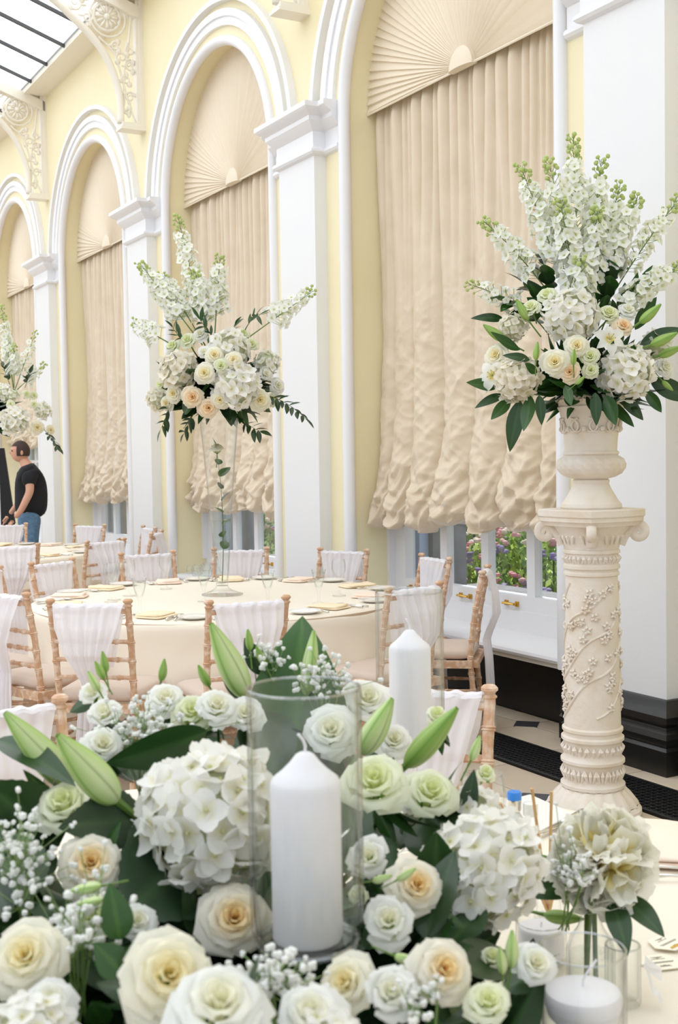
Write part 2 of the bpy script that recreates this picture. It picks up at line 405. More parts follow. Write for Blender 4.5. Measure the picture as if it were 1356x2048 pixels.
def blind_mesh(zb, seed):
    rnd = random.Random(seed); nu, nv = 330, 380; H = 4.15-zb
    ws = [rnd.uniform(.75, 1.35) for _ in range(8)]; ws[0] *= .6; ws[1] *= .8; S = sum(ws); cum = [0]
    for q in ws: cum.append(cum[-1]+q/S)
    drop = [rnd.uniform(-.02, .05) for _ in ws]; tw = [rnd.uniform(-.5, .5) for _ in ws]
    cumr = [0]; wr = [rnd.uniform(.6, 1.5) for _ in range(26)]
    for q in wr: cumr.append(cumr[-1]+q/sum(wr))
    def fn(u, v):
        t = v
        g = sm(.04, .55, t); q = sm(.76, .95, t); c = sm(.25, .85, t)
        uu = u + (.010*g*nz(u*5, t*4, seed)+.022*q*nz(u*7, t*9, seed+3))*math.sin(PI*u)
        uu = min(.9999, max(0, uu)); j = 0
        while cum[j+1] <= uu: j += 1
        s = (uu-cum[j])/(cum[j+1]-cum[j]); wj = (cum[j+1]-cum[j])*8
        fold = math.sin(PI*s)**.6 if 0 < s < 1 else 0
        sk = .25*math.sin(2*PI*s)*tw[j]
        A = .004+.050*g+.075*sm(.66, .93, t)
        x = -A*wj**.5*(fold+sk*g)
        m = 0
        while cumr[m+1] <= uu: m += 1
        sr = (uu-cumr[m])/(cumr[m+1]-cumr[m])
        x -= (.046*(1-sm(.02, .60, t))+.003)*math.sin(PI*sr)**.8*wr[m]*(.45+.55*sm(0, .07, t)) if 0 < sr < 1 else 0
        x -= .055*g*nz(u*10, t*1.3, seed+5)*(1-.5*q)
        # crushed silk: sharp slanting pulls plus fine creases
        Y_, Z_ = 2.4*u, 2.9*t; cr = 0
        for ca, sa, sc_, am in ((.82, .57, 1.0, .024), (.82, -.57, 1.15, .024), (.97, .25, 2.2, .013), (.9, -.43, 2.6, .011)):
            e1 = Y_*ca+Z_*sa; e2 = -Y_*sa+Z_*ca
            cr += am*max(-.6, 1-2.6*abs(nz(e1*2.6*sc_, e2*7.5*sc_, seed+11*sc_)))
        x -= c*cr*(.40+.95*q)
        # ruched swags towards the hem: sharp horizontal tucks sagging between the cords
        w2 = (2*s-1)**2
        phs = t*23-1.5*(1-w2)+1.1*nz(u*6, t*5, seed+23)+.37*j; fr = phs-math.floor(phs)
        tri = (fr/.68 if fr < .68 else (1-fr)/.32)
        x -= .055*q*(tri**.8-.4)*(.45+.55*fold)
        x -= .05*q*nz(u*8, t*9, seed+29)
        zt = .90
        Z9 = 4.15-(H-.10)*min(t, zt)/zt
        z = Z9 - (.05*fold+drop[j]*fold)*sm(.72, .95, t) + .05*q*nz(u*10, t*14, seed+31)
        if t > zt:
            th = (t-zt)/(1-zt)*PI*1.15; rr = .06+.035*fold+.02*nz(u*8, 1, seed+37)
            x += rr*(1-math.cos(th)); z -= rr*1.25*math.sin(th)
        z = min(z, 4.15)
        return (x, RO*.992*(1-2*u)+.0*s, z-zb)
    b = MB(); b.grid(nu, nv, fn)
    return b.mesh('drape', M['silk'], True, None)
FANM, ROSM = fan_mesh(), rosette_mesh()
BL = [(1.13, 5), (1.13, 14), (1.13, 5), (1.80, 14)]
DR = {}
for k in BAYS[:4]:
    zb, sd = BL[k]
    lab = {0: 'large gathered beige silk blind with sunburst top beside the urn column', 1: 'gathered beige silk blind with sunburst top behind the nearer tall glass vase',
           2: 'gathered beige silk blind with sunburst top between the two tall vases', 3: 'short raised beige silk blind with sunburst top above the man'}[k]
    t = empty('festoon_blind', (XC, bayc(k), zb), 0, lab, 'blind', 'gathered blinds in the window arches')
    if (zb, sd) not in DR: DR[(zb, sd)] = blind_mesh(zb, sd)
    link('drape', DR[(zb, sd)], t)
    f = link('sunburst_head', FANM, t, Matrix.Translation((-.085, 0, 4.02-zb)))
    link('rosette', ROSM, f, Matrix.Translation((.004, 0, -.012)))

# floor: slab, flagstones, slate insets, iron grating
b = MB(); b.box(-8, 4.6, -6, bayc(8)+2, -.2, -.012)
fl = setp(b.build('floor', M['stone'], smooth=False), 'pale stone flag floor with dark slate insets', 'floor', kind='structure')
def tile(x0, x1, y0, y1, m):
    g = .003; c = .008; x0 += g; x1 -= g; y0 += g; y1 -= g
    b = MB(); b.add([(x0, y0, -.02), (x1, y0, -.02), (x1, y1, -.02), (x0, y1, -.02), (x0, y0, -.002), (x1, y0, -.002), (x1, y1, -.002), (x0, y1, -.002),
                     (x0+c, y0+c, 0), (x1-c, y0+c, 0), (x1-c, y1-c, 0), (x0+c, y1-c, 0)],
                    [(0, 1, 5, 4), (1, 2, 6, 5), (2, 3, 7, 6), (3, 0, 4, 7), (4, 5, 9, 8), (5, 6, 10, 9), (6, 7, 11, 10), (7, 4, 8, 11), (8, 9, 10, 11)])
    b.build('flagstone', m, fl, smooth=False)
rnd = random.Random(1)
TY = .5555
ys = [4.365+TY*i for i in range(-4, 8)]
for y in ys[:-1]:
    for x0, x1 in ((3.985, 4.25), (4.25, 4.43)): tile(x0, x1, y, y+TY, rnd.choice((M['stone'], M['stone2'])))
yr = [4.27+TY*i for i in range(-5, 6)]
for y in yr[:-1]:
    for x0, x1 in ((3.36, 3.625), (2.805, 3.36), (2.25, 2.805), (1.695, 2.25)): tile(x0, x1, y, y+TY, rnd.choice((M['stone'], M['stone2'])))
def inset(x, y, r=.095):
    b = MB(); b.prism([(x-r, y), (x, y-r), (x+r, y), (x, y+r)], -.01, .0025); b.build('slate_inset', M['slate'], fl, smooth=False)
for i in range(0, 12, 2): inset(4.25, ys[i])
for i in range(1, 11, 2):
    for x in (3.36, 2.25): inset(x, yr[i])
gr = empty('floor_grating', (3.805, 5, 0), 0, 'black cast-iron floor grating running past the plaster column', 'floor grating')
b = MB(); b.box(-.168, -.15, -3.2, 4, -.012, .006); b.box(.15, .168, -3.2, 4, -.012, .006); b.build('frame', M['grate'], gr, smooth=False)
b = MB(); b.box(-.15, .15, -3.2, 4, -.03, -.0115); b.build('pit', M['dark'], gr, smooth=False)
b = MB()
for i in range(0, 150):
    y = -2.2+i*.034
    b.box(-.15, .15, y-.0035, y+.0035, -.012, .003)
for j in range(9):
    x = -.135+j*.034
    pts = []
    for i in range(0, 300): pts.append((x+.007*(1 if i % 2 else -1), -2.2+i*.017, -.002))
    b.tube(pts, .005, 4)
bo = b.build('bars', M['grate'], gr, smooth=False); bo['kind'] = 'stuff'

# glass roof
SL = .34; RX0, RZ0 = 4.03, 6.20
ce = empty('ceiling', (RX0, 10, RZ0), 0, 'sloping glass roof with lead glazing bars', 'glass roof', kind='structure')
L_ = 6.0
def onroof(d, y, h=0): return (-d, y, d*SL+h)
for i in range(-6, 34):
    y = 13.404-10+.7114*(i-14)
    b = MB(); b.add([onroof(0, y-.018, .02), onroof(0, y+.018, .02), onroof(L_, y+.018, .02), onroof(L_, y-.018, .02),
                     onroof(0, y-.018, -.03), onroof(0, y+.018, -.03), onroof(L_, y+.018, -.03), onroof(L_, y-.018, -.03)],
                    [(0, 1, 2, 3), (4, 7, 6, 5), (0, 4, 5, 1), (3, 2, 6, 7), (0, 3, 7, 4), (1, 5, 6, 2)])
    b.build('glazing_bar', M['bar'], ce, smooth=False)
    d0 = 0
    for d1 in (.9, 1.9, 2.9, 3.9, L_):
        b = MB(); b.add([onroof(d0, y+.02, 0), onroof(d1+.03, y+.02, .006), onroof(d1+.03, y+.69, .006), onroof(d0, y+.69, 0)], [(0, 1, 2, 3)])
        b.build('pane', M['roofpane'], ce, smooth=False); d0 = d1
b = MB(); b.box(-.02, .27, -20, 27, -.05, .035); b.build('eaves_board', M['iron'], ce, smooth=False)
b = MB(); b.box(-.035, .0, -20, 27, .03, .06); b.build('eaves_flashing', M['bar'], ce, smooth=False)
for k in range(-2, 7):
    y = pil0(k)+PW/2-10
    b = MB(); w2 = .06
    b.add([onroof(-.25, y-w2, -.03), onroof(-.25, y+w2, -.03), onroof(L_, y+w2, -.03), onroof(L_, y-w2, -.03), onroof(-.25, y-w2, -.15), onroof(-.25, y+w2, -.15), onroof(L_, y+w2, -.15), onroof(L_, y-w2, -.15)],
          [(0, 1, 2, 3), (4, 7, 6, 5), (0, 4, 5, 1), (3, 2, 6, 7), (0, 3, 7, 4), (1, 5, 6, 2)])
    b.build('rafter', M['iron'], ce, smooth=False)

b = MB()
for i in range(-6, 34):
    y = 13.404-10+.7114*(i-14); b.add([(-L_, y+.02, L_*SL), (-2*L_, y+.02, 0), (-2*L_, y+.69, 0), (-L_, y+.69, L_*SL)], [(0, 1, 2, 3)])
o = b.build('opposite_panes', M['roofpane'], ce, smooth=False); o['kind'] = 'stuff'

# cast-iron scroll brackets
def spiral(cx, cz, r, a0, turns, sgn=1, n=22, end=.18):
    return [(cx+r*(1-(1-end)*i/n)*math.cos(a0+sgn*2*PI*turns*i/n), 0, cz+r*(1-(1-end)*i/n)*math.sin(a0+sgn*2*PI*turns*i/n)) for i in range(n+1)]
def cm(pts, n=8):
    P = [Vector(p) for p in pts]; P = [P[0]*2-P[1]]+P+[P[-1]*2-P[-2]]; out = []
    for i in range(1, len(P)-2):
        for j in range(n):
            t = j/n; a, b_, c_, d_ = P[i-1], P[i], P[i+1], P[i+2]
            out.append(.5*((2*b_)+(-a+c_)*t+(2*a-5*b_+4*c_-d_)*t*t+(-a+3*b_-3*c_+d_)*t**3))
    out.append(P[-2]); return out
def bracket_parts():
    # x measured from the wall face (negative into the room), z from the corbel foot (4.86)
    X = lambda x: x-XW; Z = lambda z: z-4.86
    parts = []
    b = MB()
    for w2, x0, z0, z1 in ((.085, 4.035, 0, .025), (.075, 4.05, .025, .05), (.06, 4.06, .05, .075)): b.box(X(x0), 0, -w2, w2, z0, z1)
    parts.append(('corbel', b.mesh('corbel', M['iron'], False)))
    b = MB(); b.box(-.045, 0, -.06, .06, .07, Z(6.16)); b.box(-.075, -.045, -.045, .045, .07, Z(6.16)); parts.append(('back_plate', b.mesh('back_plate', M['iron'], False)))
    cur = cm([(X(4.06), 0, Z(4.93)), (X(4.045), 0, Z(5.24)), (X(3.94), 0, Z(5.53)), (X(3.79), 0, Z(5.73)), (X(3.615), 0, Z(5.88)), (X(3.41), 0, Z(6.035)), (X(3.0), 0, Z(6.29)), (X(2.4), 0, Z(6.57))])
    b = MB(); b.tube(cur, .03, 8, flat=1.3); parts.append(('curved_rib', b.mesh('curved_rib', M['iron'])))
    b = MB()
    cx, cz = X(3.937), Z(5.955)
    b.tube([(cx+.135*math.cos(2*PI*i/28), 0, cz+.135*math.sin(2*PI*i/28)) for i in range(29)], .017, 6, caps=False)
    for i in range(12):
        a = 2*PI*i/12; b.tube([(cx+.025*math.cos(a), -.01, cz+.025*math.sin(a)), (cx+.075*math.cos(a), -.012, cz+.075*math.sin(a)), (cx+.12*math.cos(a), 0, cz+.12*math.sin(a))], [.006, .014, .017], 6)
    b.ball((cx, -.01, cz), .035, 10, 8)
    parts.append(('rosette', b.mesh('rosette', M['iron'])))
    b = MB()
    b.tube([(cx+.01+.185*math.cos(2*PI*i/32), 0, cz-.005+.185*math.sin(2*PI*i/32)) for i in range(33)], .012, 6, caps=False)
    sc = [(4.16, 5.20, .055, .5, 1.4, 1), (4.12, 5.36, .05, 3.4, 1.3, -1), (4.17, 5.50, .05, 1, 1.3, 1), (4.08, 5.58, .06, 4, 1.2, -1), (4.17, 5.66, .05, 2, 1.3, 1), (4.02, 5.68, .05, 1, 1.2, 1),
          (4.17, 6.06, .045, 2, 1.2, 1), (3.74, 5.93, .06, 1, 1.3, -1), (3.62, 6.05, .075, 4, 1.3, 1), (3.72, 6.13, .05, 0, 1.2, -1), (3.48, 6.14, .06, 3, 1.3, -1), (4.13, 5.06, .035, 3, 1.2, 1)]
    for x, z, r, a, tr, sg in sc:
        b.tube(spiral(X(x), Z(z), r, a, tr, sg), [.013-.005*i/22 for i in range(23)], 6)
        for q in range(3):
            aa = a+q*2.1; b.ball((X(x)+r*1.05*math.cos(aa), 0, Z(z)+r*1.05*math.sin(aa)), .024, 6, 5, (1.2*abs(math.cos(aa))+.5, .6, 1.2*abs(math.sin(aa))+.5))
    parts.append(('scrollwork', b.mesh('scrollwork', M['iron'])))
    b = MB(); b.tube(cm([(X(4.06), 0, .08), (X(4.10), 0, Z(5.15)), (X(4.10), 0, Z(5.4)), (X(4.16), 0, Z(5.75)), (X(4.20), 0, Z(6.1))]), .011, 6)
    b.tube(cm([(X(4.22), 0, .08), (X(4.15), 0, Z(5.12)), (X(4.07), 0, Z(5.42)), (X(4.0), 0, Z(5.62)), (X(3.85), 0, Z(5.75))]), .011, 6)
    parts.append(('stem_bars', b.mesh('stem_bars', M['iron'])))
    return parts
BP = bracket_parts()
for k in (1, 2, 3, 4):
    t = empty('roof_bracket', (XW, pil0(k)+PW/2, 4.86), 0,
              {1: 'white scroll bracket whose foot shows at the top edge of the picture', 2: 'white cast-iron scroll roof bracket above the second and third arches, nearer one',
               3: 'white cast-iron scroll roof bracket above the far arches, with glass roof beside it', 4: 'white cast-iron scroll roof bracket past the last visible arch'}[k], 'bracket', 'cast-iron roof brackets')
    for n, me in BP: link(n, me, t)

# garden outside
b = MB(); b.box(4.9, 40, -20, 45, -.5, -.3); setp(b.build('ground', M['lawn'], smooth=False), 'sunlit lawn outside the windows', 'lawn', kind='structure')
b = MB(); b.box(13, 13.4, -20, 45, -.5, 3.4); setp(b.build('wall_garden', mat('garden_wall', (214, 196, 160), .9, var=(4, (196, 176, 140), .4, .7))), 'sandy garden wall beyond the rose bushes', 'wall', kind='structure')
def bush(c, sx, sy, h, seed, lab):
    rnd = random.Random(seed); t = empty('rose_bush', c, 0, lab, 'rose bush', 'rose bushes outside the windows')
    b = MB(); n = int(5200*sx*sy)
    for _ in range(n):
        a = rnd.uniform(0, 2*PI); e = rnd.uniform(-.2, 1); rr = rnd.uniform(.55, 1.0)**.5
        ce_ = math.sqrt(max(0, 1-e*e)) if e > 0 else 1
        p = Vector((sx*rr*ce_*math.cos(a), sy*rr*ce_*math.sin(a), h*(.5+.5*e*rr)+.08*nz(a*2, e*3, seed)))
        s = rnd.uniform(.018, .034); ax = Vector((rnd.gauss(0, 1), rnd.gauss(0, 1), rnd.gauss(.6, 1))).normalized()
        u = ax.orthogonal().normalized(); v = ax.cross(u); k = rnd.uniform(.6, 1)
        g = rnd.choice([(.26, .44, .06), (.38, .58, .08), (.52, .68, .14), (.12, .26, .05)])
        b.add([p-u*s*1.5, p+v*s*.7, p+u*s*1.5, p-v*s*.7], [(0, 1, 2, 3)], g)
    o = b.build('foliage', M['leaf'], t, smooth=False); o['kind'] = 'stuff'
    b = MB()
    for _ in range(26): 
        a = rnd.uniform(0, 2*PI); q = rnd.uniform(.2, .8); b.tube([(sx*q*.3*math.cos(a), sy*q*.3*math.sin(a), 0), (sx*q*math.cos(a), sy*q*math.sin(a), h*.8)], .008, 4, col=(.12, .10, .05))
    b.build('branches', M['leaf'], t)
    b = MB()
    for _ in range(int(230*sx*sy)):
        a = rnd.uniform(PI*.45, PI*1.75) if rnd.random() < .7 else rnd.uniform(0, 2*PI); e = rnd.uniform(.05, 1); ce_ = math.sqrt(max(0, 1-e*e))
        p = (sx*1.02*ce_*math.cos(a), sy*1.02*ce_*math.sin(a), h*(.5+.52*e))
        colr = rnd.choice([(.85, .45, .52), (.9, .62, .66), (.95, .85, .82), (.42, .33, .60), (.5, .42, .7)])
        for q in range(5):
            b.ball((p[0]+rnd.gauss(0, .018), p[1]+rnd.gauss(0, .018), p[2]+rnd.gauss(0, .015)), rnd.uniform(.018, .032), 6, 4, (1, 1, .6), colr)
    o = b.build('blossoms', M['petal'], t); o['kind'] = 'stuff'
bush((6.3, 7.75, -.3), .75, .95, 1.35, 1, 'pink rose bush outside behind the centre panes of the nearest window')
bush((6.9, 9.9, -.3), .85, 1.1, 1.55, 2, 'leafy rose bush outside, deeper in the garden beyond the nearest window')
bush((6.4, 14.3, -.3), .9, 1.3, 1.7, 3, 'bright rose bush outside the second window, past the mid table vase')
bush((6.2, 5.6, -.3), .7, .8, 1.3, 4, 'dark rose bush outside behind the plaster column')
bush((6.6, 20.5, -.3), .9, 1.4, 1.6, 6, 'shaded bush outside the third window')

# ------------------------------------------------------------------ chairs with chiffon drapes
def bamboo(b, pts, r, step, seg=8, knob=0.0):
    P = [Vector(p) for p in pts]; L = [0]
    for a, c in zip(P, P[1:]): L.append(L[-1]+(c-a).length)
    T = L[-1]
    def pt(s):
        for i in range(len(P)-1):
            if s <= L[i+1] or i == len(P)-2: return P[i].lerp(P[i+1], (s-L[i])/max(1e-9, L[i+1]-L[i]))
    marks = []
    n = max(1, round(T/step)); st = T/n
    for i in range(n):
        s = i*st
        marks += [(s+.001 if i else 0, r*1.02)]
        if i: marks += [(s+.004, r*1.28), (s+.008, r*1.05), (s+.012, r*1.28), (s+.016, r)]
        marks += [(s+st*.5, r*.93)]
    marks.append((T, r)); marks.sort()
    if knob: marks = [(s, q) for s, q in marks]
    b.tube([pt(s) for s, q in marks], [q for s, q in marks], seg)
def chair_parts():
    out = []
    def A(n, b, m='wood', sharp=35): out.append((n, b.mesh(n, M[m], True, sharp)))
    for s in (-1, 1):
        b = MB(); pts = [(s*.178, .02, 0), (s*.178, .055, .2), (s*.18, .075, .45), (s*.183, .045, .70), (s*.185, .004, .895)]
        bamboo(b, pts, .0165, .088)
        b.lathe([(.0165, 0), (.021, .004), (.021, .008), (.014, .012), (.016, .017), (.0235, .024), (.0235, .031), (.016, .038), (.001, .04)], 10, (s*.185, .003, .892))
        A('back_post', b)
        b = MB(); bamboo(b, [(s*.195, .455, 0), (s*.2, .45, .44)], .0165, .09); A('front_leg', b)
        b = MB(); bamboo(b, [(s*.178, .05, .17), (s*.195, .453, .17)], .010, .12, 6); A('stretcher', b)
        b = MB(); bamboo(b, [(s*.178, .062, .27), (s*.197, .451, .27)], .010, .12, 6); A('stretcher', b)
    def yy(z): return .075-(z-.45)*.16
    for z, r in ((.872, .013), (.73, .0115), (.645, .0115), (.56, .0115)):
        b = MB(); bamboo(b, [(-.18, yy(z), z), (.18, yy(z), z)], r, .075, 6); A('back_rail', b)
    for z in (.22,):
        b = MB(); bamboo(b, [(-.196, .453, z), (.196, .453, z)], .010, .12, 6); A('stretcher', b)
        b = MB(); bamboo(b, [(-.178, .06, z), (.178, .06, z)], .010, .12, 6); A('stretcher', b)
    b = MB(); b.sweep([(-.19, .06), (-.21, .47), (.21, .47), (.19, .06), (-.19, .06)][::-1], [(0, .40), (.012, .405), (.012, .435), (0, .44), (-.03, .44), (-.03, .40), (0, .40)]); A('seat_frame', b)
    b = MB()
    def cf(u, v):
        a = 2*PI*u; e = .30; cx = math.copysign(abs(math.cos(a))**e, math.cos(a)); sy = math.copysign(abs(math.sin(a))**e, math.sin(a))
        prof = [(0.0, .443), (.9, .443), (1.0, .452), (1.03, .470), (1.0, .488), (.9, .499), (.6, .504), (0.0, .506)]
        r, z = prof[int(round(v*7))]
        return (cx*.205*r*(1+.05*sy), .265+sy*.205*r, z)
    b.grid(36, 8, cf, wrap=True); A('seat_cushion', b, 'cushion', None)
    return out
def sash_mesh(seed):
    rnd = random.Random(seed); b = MB(); ph = [rnd.uniform(0, 6.28) for _ in range(4)]
    def pl(u, v, a): return a*(math.sin(u*30+ph[0]+1.4*math.sin(v*3+ph[1]))*.6+math.sin(u*53+ph[2]+v)*.4)
    ks = [(.0, .905, .02, .335), (.03, .898, -.022, .335), (.15, .80, -.05, .30), (.30, .68, -.055, .215), (.43, .575, -.012, .115), (.50, .53, .002, .085), (.62, .43, -.010, .12), (.80, .22, -.02, .16), (1, .03, -.025, .19)]
    def key(v):
        for p, q in zip(ks, ks[1:]):
            if v <= q[0]:
                t = sm(0, 1, (v-p[0])/(q[0]-p[0])); return [p[i]+(q[i]-p[i])*t for i in (1, 2, 3)]
        return list(ks[-1][1:])
    def back(u, v):
        z, y, w_ = key(v); a = .006+.010*sm(0, .3, v)
        return ((u-.5)*w_, y+pl(u, v, a)-.012*math.sin(PI*u)*sm(.05, .3, v), z+.004*pl(u, 0, 1)*(1-sm(0, .1, v)))
    b.grid(64, 44, back)
    def front(u, v):
        z = .905-.30*v; w_ = .335-.16*v
        y = .02+.0 if v == 0 else .075-(z-.45)*.16+.022
        return ((u-.5)*w_, y+pl(u, v+2, .006), z)
    b.grid(64, 14, front)
    def top(u, v):
        a = PI*v; return ((u-.5)*.335, .003-.024*math.cos(a)+0, .895+.014*math.sin(a)+.004*pl(u, 0, 1))
    b.grid(64, 6, top)
    return b.mesh('chair_sash', M['chiffon'])
CHP = chair_parts(); SASH = [sash_mesh(i) for i in range(4)]
T1 = Vector((2.76, 6.42)); T2 = Vector((2.40, 10.80)); T0 = Vector((.75, 1.75))
nch = 0
def chair(x, y, face, where, group):
    global nch
    Mx = Matrix.Translation((x, y, 0)) @ Matrix.Rotation(face-PI/2, 4, 'Z')
    t = empty('banquet_chair', label='limewashed wooden banquet chair '+where, cat='chair', group=group, mat=Mx)
    for n, me in CHP: link(n, me, t)
    s = link('chair_sash', SASH[nch % 4], None, Mx); nch += 1
    setp(s, 'white chiffon drape on the chair '+where, 'chair drape', 'white chiffon drapes on the chairs')
def toward(x, y, c): return math.atan2(c.y-y, c.x-x)
G1, G2, G0 = 'chairs round the middle table', 'chairs round the far table', 'chairs at the front flower table'
for x, y, f, wh in [(4.0, 7.16, None, 'in front of the nearest visible full pilaster'), (3.48, 7.72, None, 'just right of the nearer tall vase'),
                    (2.82, 7.80, None, 'left of the nearer tall vase, behind the wine glasses'), (2.09, 7.55, None, 'behind the left edge of the middle table'),
                    (1.61, 7.20, None, 'at the left picture edge with a leaning post'), (1.35, 6.60, None, 'whose seat is the middle of three at the left'),
                    (1.40, 5.93, None, 'whose seat is lowest of three at the left edge'), (1.63, 5.30, math.radians(52), 'with its back to us, left of the middle table'),
                    (2.246, 4.909, math.radians(86), 'with its back to us, centred before the tall vase'), (3.15, 4.93, None, 'seen through the rear candle glass'),
                    (3.93, 5.42, None, 'seen side-on against the window seat'), (4.17, 6.28, None, 'in front of the nearest window, facing the table')]:
    chair(x, y, toward(x, y, T1) if f is None else f, wh, G1)
for x, y, wh in [(2.25, 9.19, 'behind the far-left vase foot, back to us'), (2.99, 9.22, 'at the near right of the far table'), (3.68, 9.93, 'by the far yellow wall, nearer of two'),
                 (3.911, 10.745, 'by the far yellow wall, edge-on'), (3.589, 11.558, 'below the third blind'), (2.97, 12.35, 'in front of the man in black')]:
    chair(x, y, toward(x, y, T2), wh, G2)
chair(.705, 3.17, toward(.705, 3.17, T0), 'behind the lily buds at the left of the flowers', G0)
chair(1.80, 2.78, toward(1.80, 2.78, T0), 'just behind the rear candle at the right', G0)

# ------------------------------------------------------------------ tables and cloths
def table(c, r, where, corner, seed, over=True, name=''):
    t = empty('round_table', (c.x, c.y, 0), 0, 'round banquet table hidden under cloths '+where, 'table', 'round banquet tables')
    b = MB(); b.lathe([(.001, .70), (r-.01, .70), (r, .71), (r, .735), (r-.01, .742), (.001, .742)], 48); b.build('tabletop', M['wood'], t)
    b = MB(); b.lathe([(.001, 0), (.3, 0), (.3, .02), (.05, .06), (.04, .66), (.2, .70)], 20); b.build('pedestal', M['wood'], t)
    rnd = random.Random(seed); ph = [rnd.uniform(0, 6) for _ in range(6)]
    def wave(a): return .5*math.sin(11*a+ph[0])+.3*math.sin(17*a+ph[1])+.2*math.sin(27*a+ph[2])
    b = MB()
    def under(u, v):
        a = 2*PI*u; z = .738*(1-v)+.004; rr = r+.008+.05*v+.028*v*wave(a)*1.3
        return (rr*math.cos(a), rr*math.sin(a), z)
    b.grid(220, 14, under, wrap=True)
    o = b.build('table_skirt', M['undercloth'], None, mtx=Matrix.Translation((c.x, c.y, 0)))
    setp(o, 'taupe floor-length undercloth of the table '+where, 'tablecloth', 'taupe undercloths')
    b = MB(); n = 26
    def ov(u, v):
        a = 2*PI*u; q = a-corner; side = 1.36*r/1.07
        ext = min(side/max(abs(math.cos(q)), abs(math.sin(q)), .01), 1.68*r/1.07)
        if v < .45: rr = r*v/.45*1.004; return (rr*math.cos(a), rr*math.sin(a), .7545+.0012*nz(rr*6*math.cos(a), rr*6*math.sin(a), seed))
        s = (v-.45)/.55; drop = (ext-r)*s
        rr = r+.018+.035*sm(0, .5, drop)*(1.2+wave(a)*1.4*sm(0, .3, drop))+.006*nz(a*6, s*3, seed)
        k = sm(0, .03, drop); return (rr*math.cos(a)*(1-.006*(1-k)), rr*math.sin(a)*(1-.006*(1-k)), .7545-drop+.0)
    b.grid(260, n, ov, wrap=True)
    o = b.build('tablecloth', M['cloth'], None, sharp=None, mtx=Matrix.Translation((c.x, c.y, 0)))
    setp(o, 'cream cloth draped over the table '+where, 'tablecloth', 'cream tablecloths')
table(T1, 1.07, 'under the nearer tall vase', math.radians(160), 1)
table(T2, 1.02, 'furthest away at the left', math.radians(20), 2)
table(T0, 1.07, 'at the front carrying the flower mound', math.radians(75), 3)

# ------------------------------------------------------------------ tableware
def lathe_mesh(name, prof, m, n=24): return MB().lathe(prof, n).mesh(name, M[m])
WINE = lathe_mesh('wine_glass', [(.001, .001), (.034, .001), (.034, .004), (.012, .008), (.005, .016), (.004, .085), (.008, .093), (.024, .108), (.035, .13), (.037, .155), (.033, .185), (.031, .195), (.030, .195), (.034, .165), (.034, .14), (.02, .108), (.001, .1)], 'glass')
GOBLET = lathe_mesh('goblet', [(.001, .001), (.033, .001), (.033, .004), (.010, .009), (.006, .018), (.007, .06), (.010, .072), (.018, .085), (.027, .12), (.034, .165), (.036, .172), (.035, .172), (.026, .12), (.014, .085), (.001, .078)], 'glass')
PLATE = lathe_mesh('side_plate', [(.001, .004), (.05, .004), (.055, .002), (.062, .004), (.085, .014), (.0865, .0155), (.085, .0165), (.06, .0075), (.05, .0065), (.001, .0065)], 'china', 32)
def napkin_mesh(seed, m):
    b = MB(); rnd = random.Random(seed)
    for j in range(2):                                   # two soft folded layers
        ox, oy, ro, w_, l = rnd.uniform(-.008, .008), rnd.uniform(-.01, .01), rnd.uniform(-.08, .08), .080-.006*j, .105-.010*j
        pr = [(0, .001), (.94, .001), (.99, .003), (1.0, .005), (.99, .007), (.94, .009), (0, .0095)]
        def fn(u, v):
            a = 2*PI*u; cx = math.copysign(abs(math.cos(a))**.28, math.cos(a)); sy = math.copysign(abs(math.sin(a))**.28, math.sin(a))
            r, z = pr[int(round(v*6))]; x = cx*w_*r; y = sy*l*r; z += j*.009+.010*max(0, nz(x*16, y*16, seed+j))*(v > .5)
            return (ox+x*math.cos(ro)-y*math.sin(ro), oy+x*math.sin(ro)+y*math.cos(ro), z)
        b.grid(40, 7, fn, wrap=True)
    return b.mesh('napkin', M[m])
NAP = [napkin_mesh(1, 'napkin'), napkin_mesh(2, 'napkin2')]
def cut_mesh(kind):
    b = MB()
    if kind == 'spoon':
        b.tube([(0, -.10, .004), (0, .0, .009), (0, .045, .006)], [.0055, .003, .003], 6); b.ball((0, .07, .007), .03, 12, 8, (.62, 1, .22))
    elif kind == 'fork':
        b.tube([(0, -.10, .004), (0, .0, .009), (0, .045, .006)], [.0055, .003, .005], 6)
        b.box(-.011, .011, .043, .055, .004, .007)
        for i in range(4): b.box(-.011+i*.0064, -.0085+i*.0064, .055, .095, .004, .007)
    else:
        b.tube([(0, -.10, .006), (0, .0, .006)], [.007, .006], 6); b.prism([(-.007, 0), (.007, 0), (.008, .08), (.002, .11), (-.006, .10)], .003, .006)
    return b.mesh(kind, M['silver'])
CUT = {k: cut_mesh(k) for k in ('spoon', 'fork', 'knife')}
def place(c, r, ang, idx, wh, tname):
    def put(name, me, rad, off, rot, label, cat, z=.757):
        rx, ry = math.cos(ang), math.sin(ang)
        p = (c.x+rx*rad-ry*off, c.y+ry*rad+rx*off, z)
        o = link(name, me, None, Matrix.Translation(p) @ Matrix.Rotation(ang+PI/2+rot, 4, 'Z')); setp(o, label+' before the chair '+wh, cat, cat+' settings on the '+tname); return o
    put('napkin', NAP[idx % 2], r-.17, .02, .3*math.sin(idx*2.3), 'folded %s napkin' % ('peach', 'pale gold')[idx % 2], 'napkin')
    put('side_plate', PLATE, r-.12, -.20, 0, 'small white side plate', 'plate')
    put('spoon', CUT['spoon'], r-.14, .16, .25, 'silver spoon', 'spoon')
    put('fork', CUT['fork'], r-.14, -.10, -.1, 'silver fork', 'fork')
    put('knife', CUT['knife'], r-.14, .13, .1, 'silver knife', 'knife')
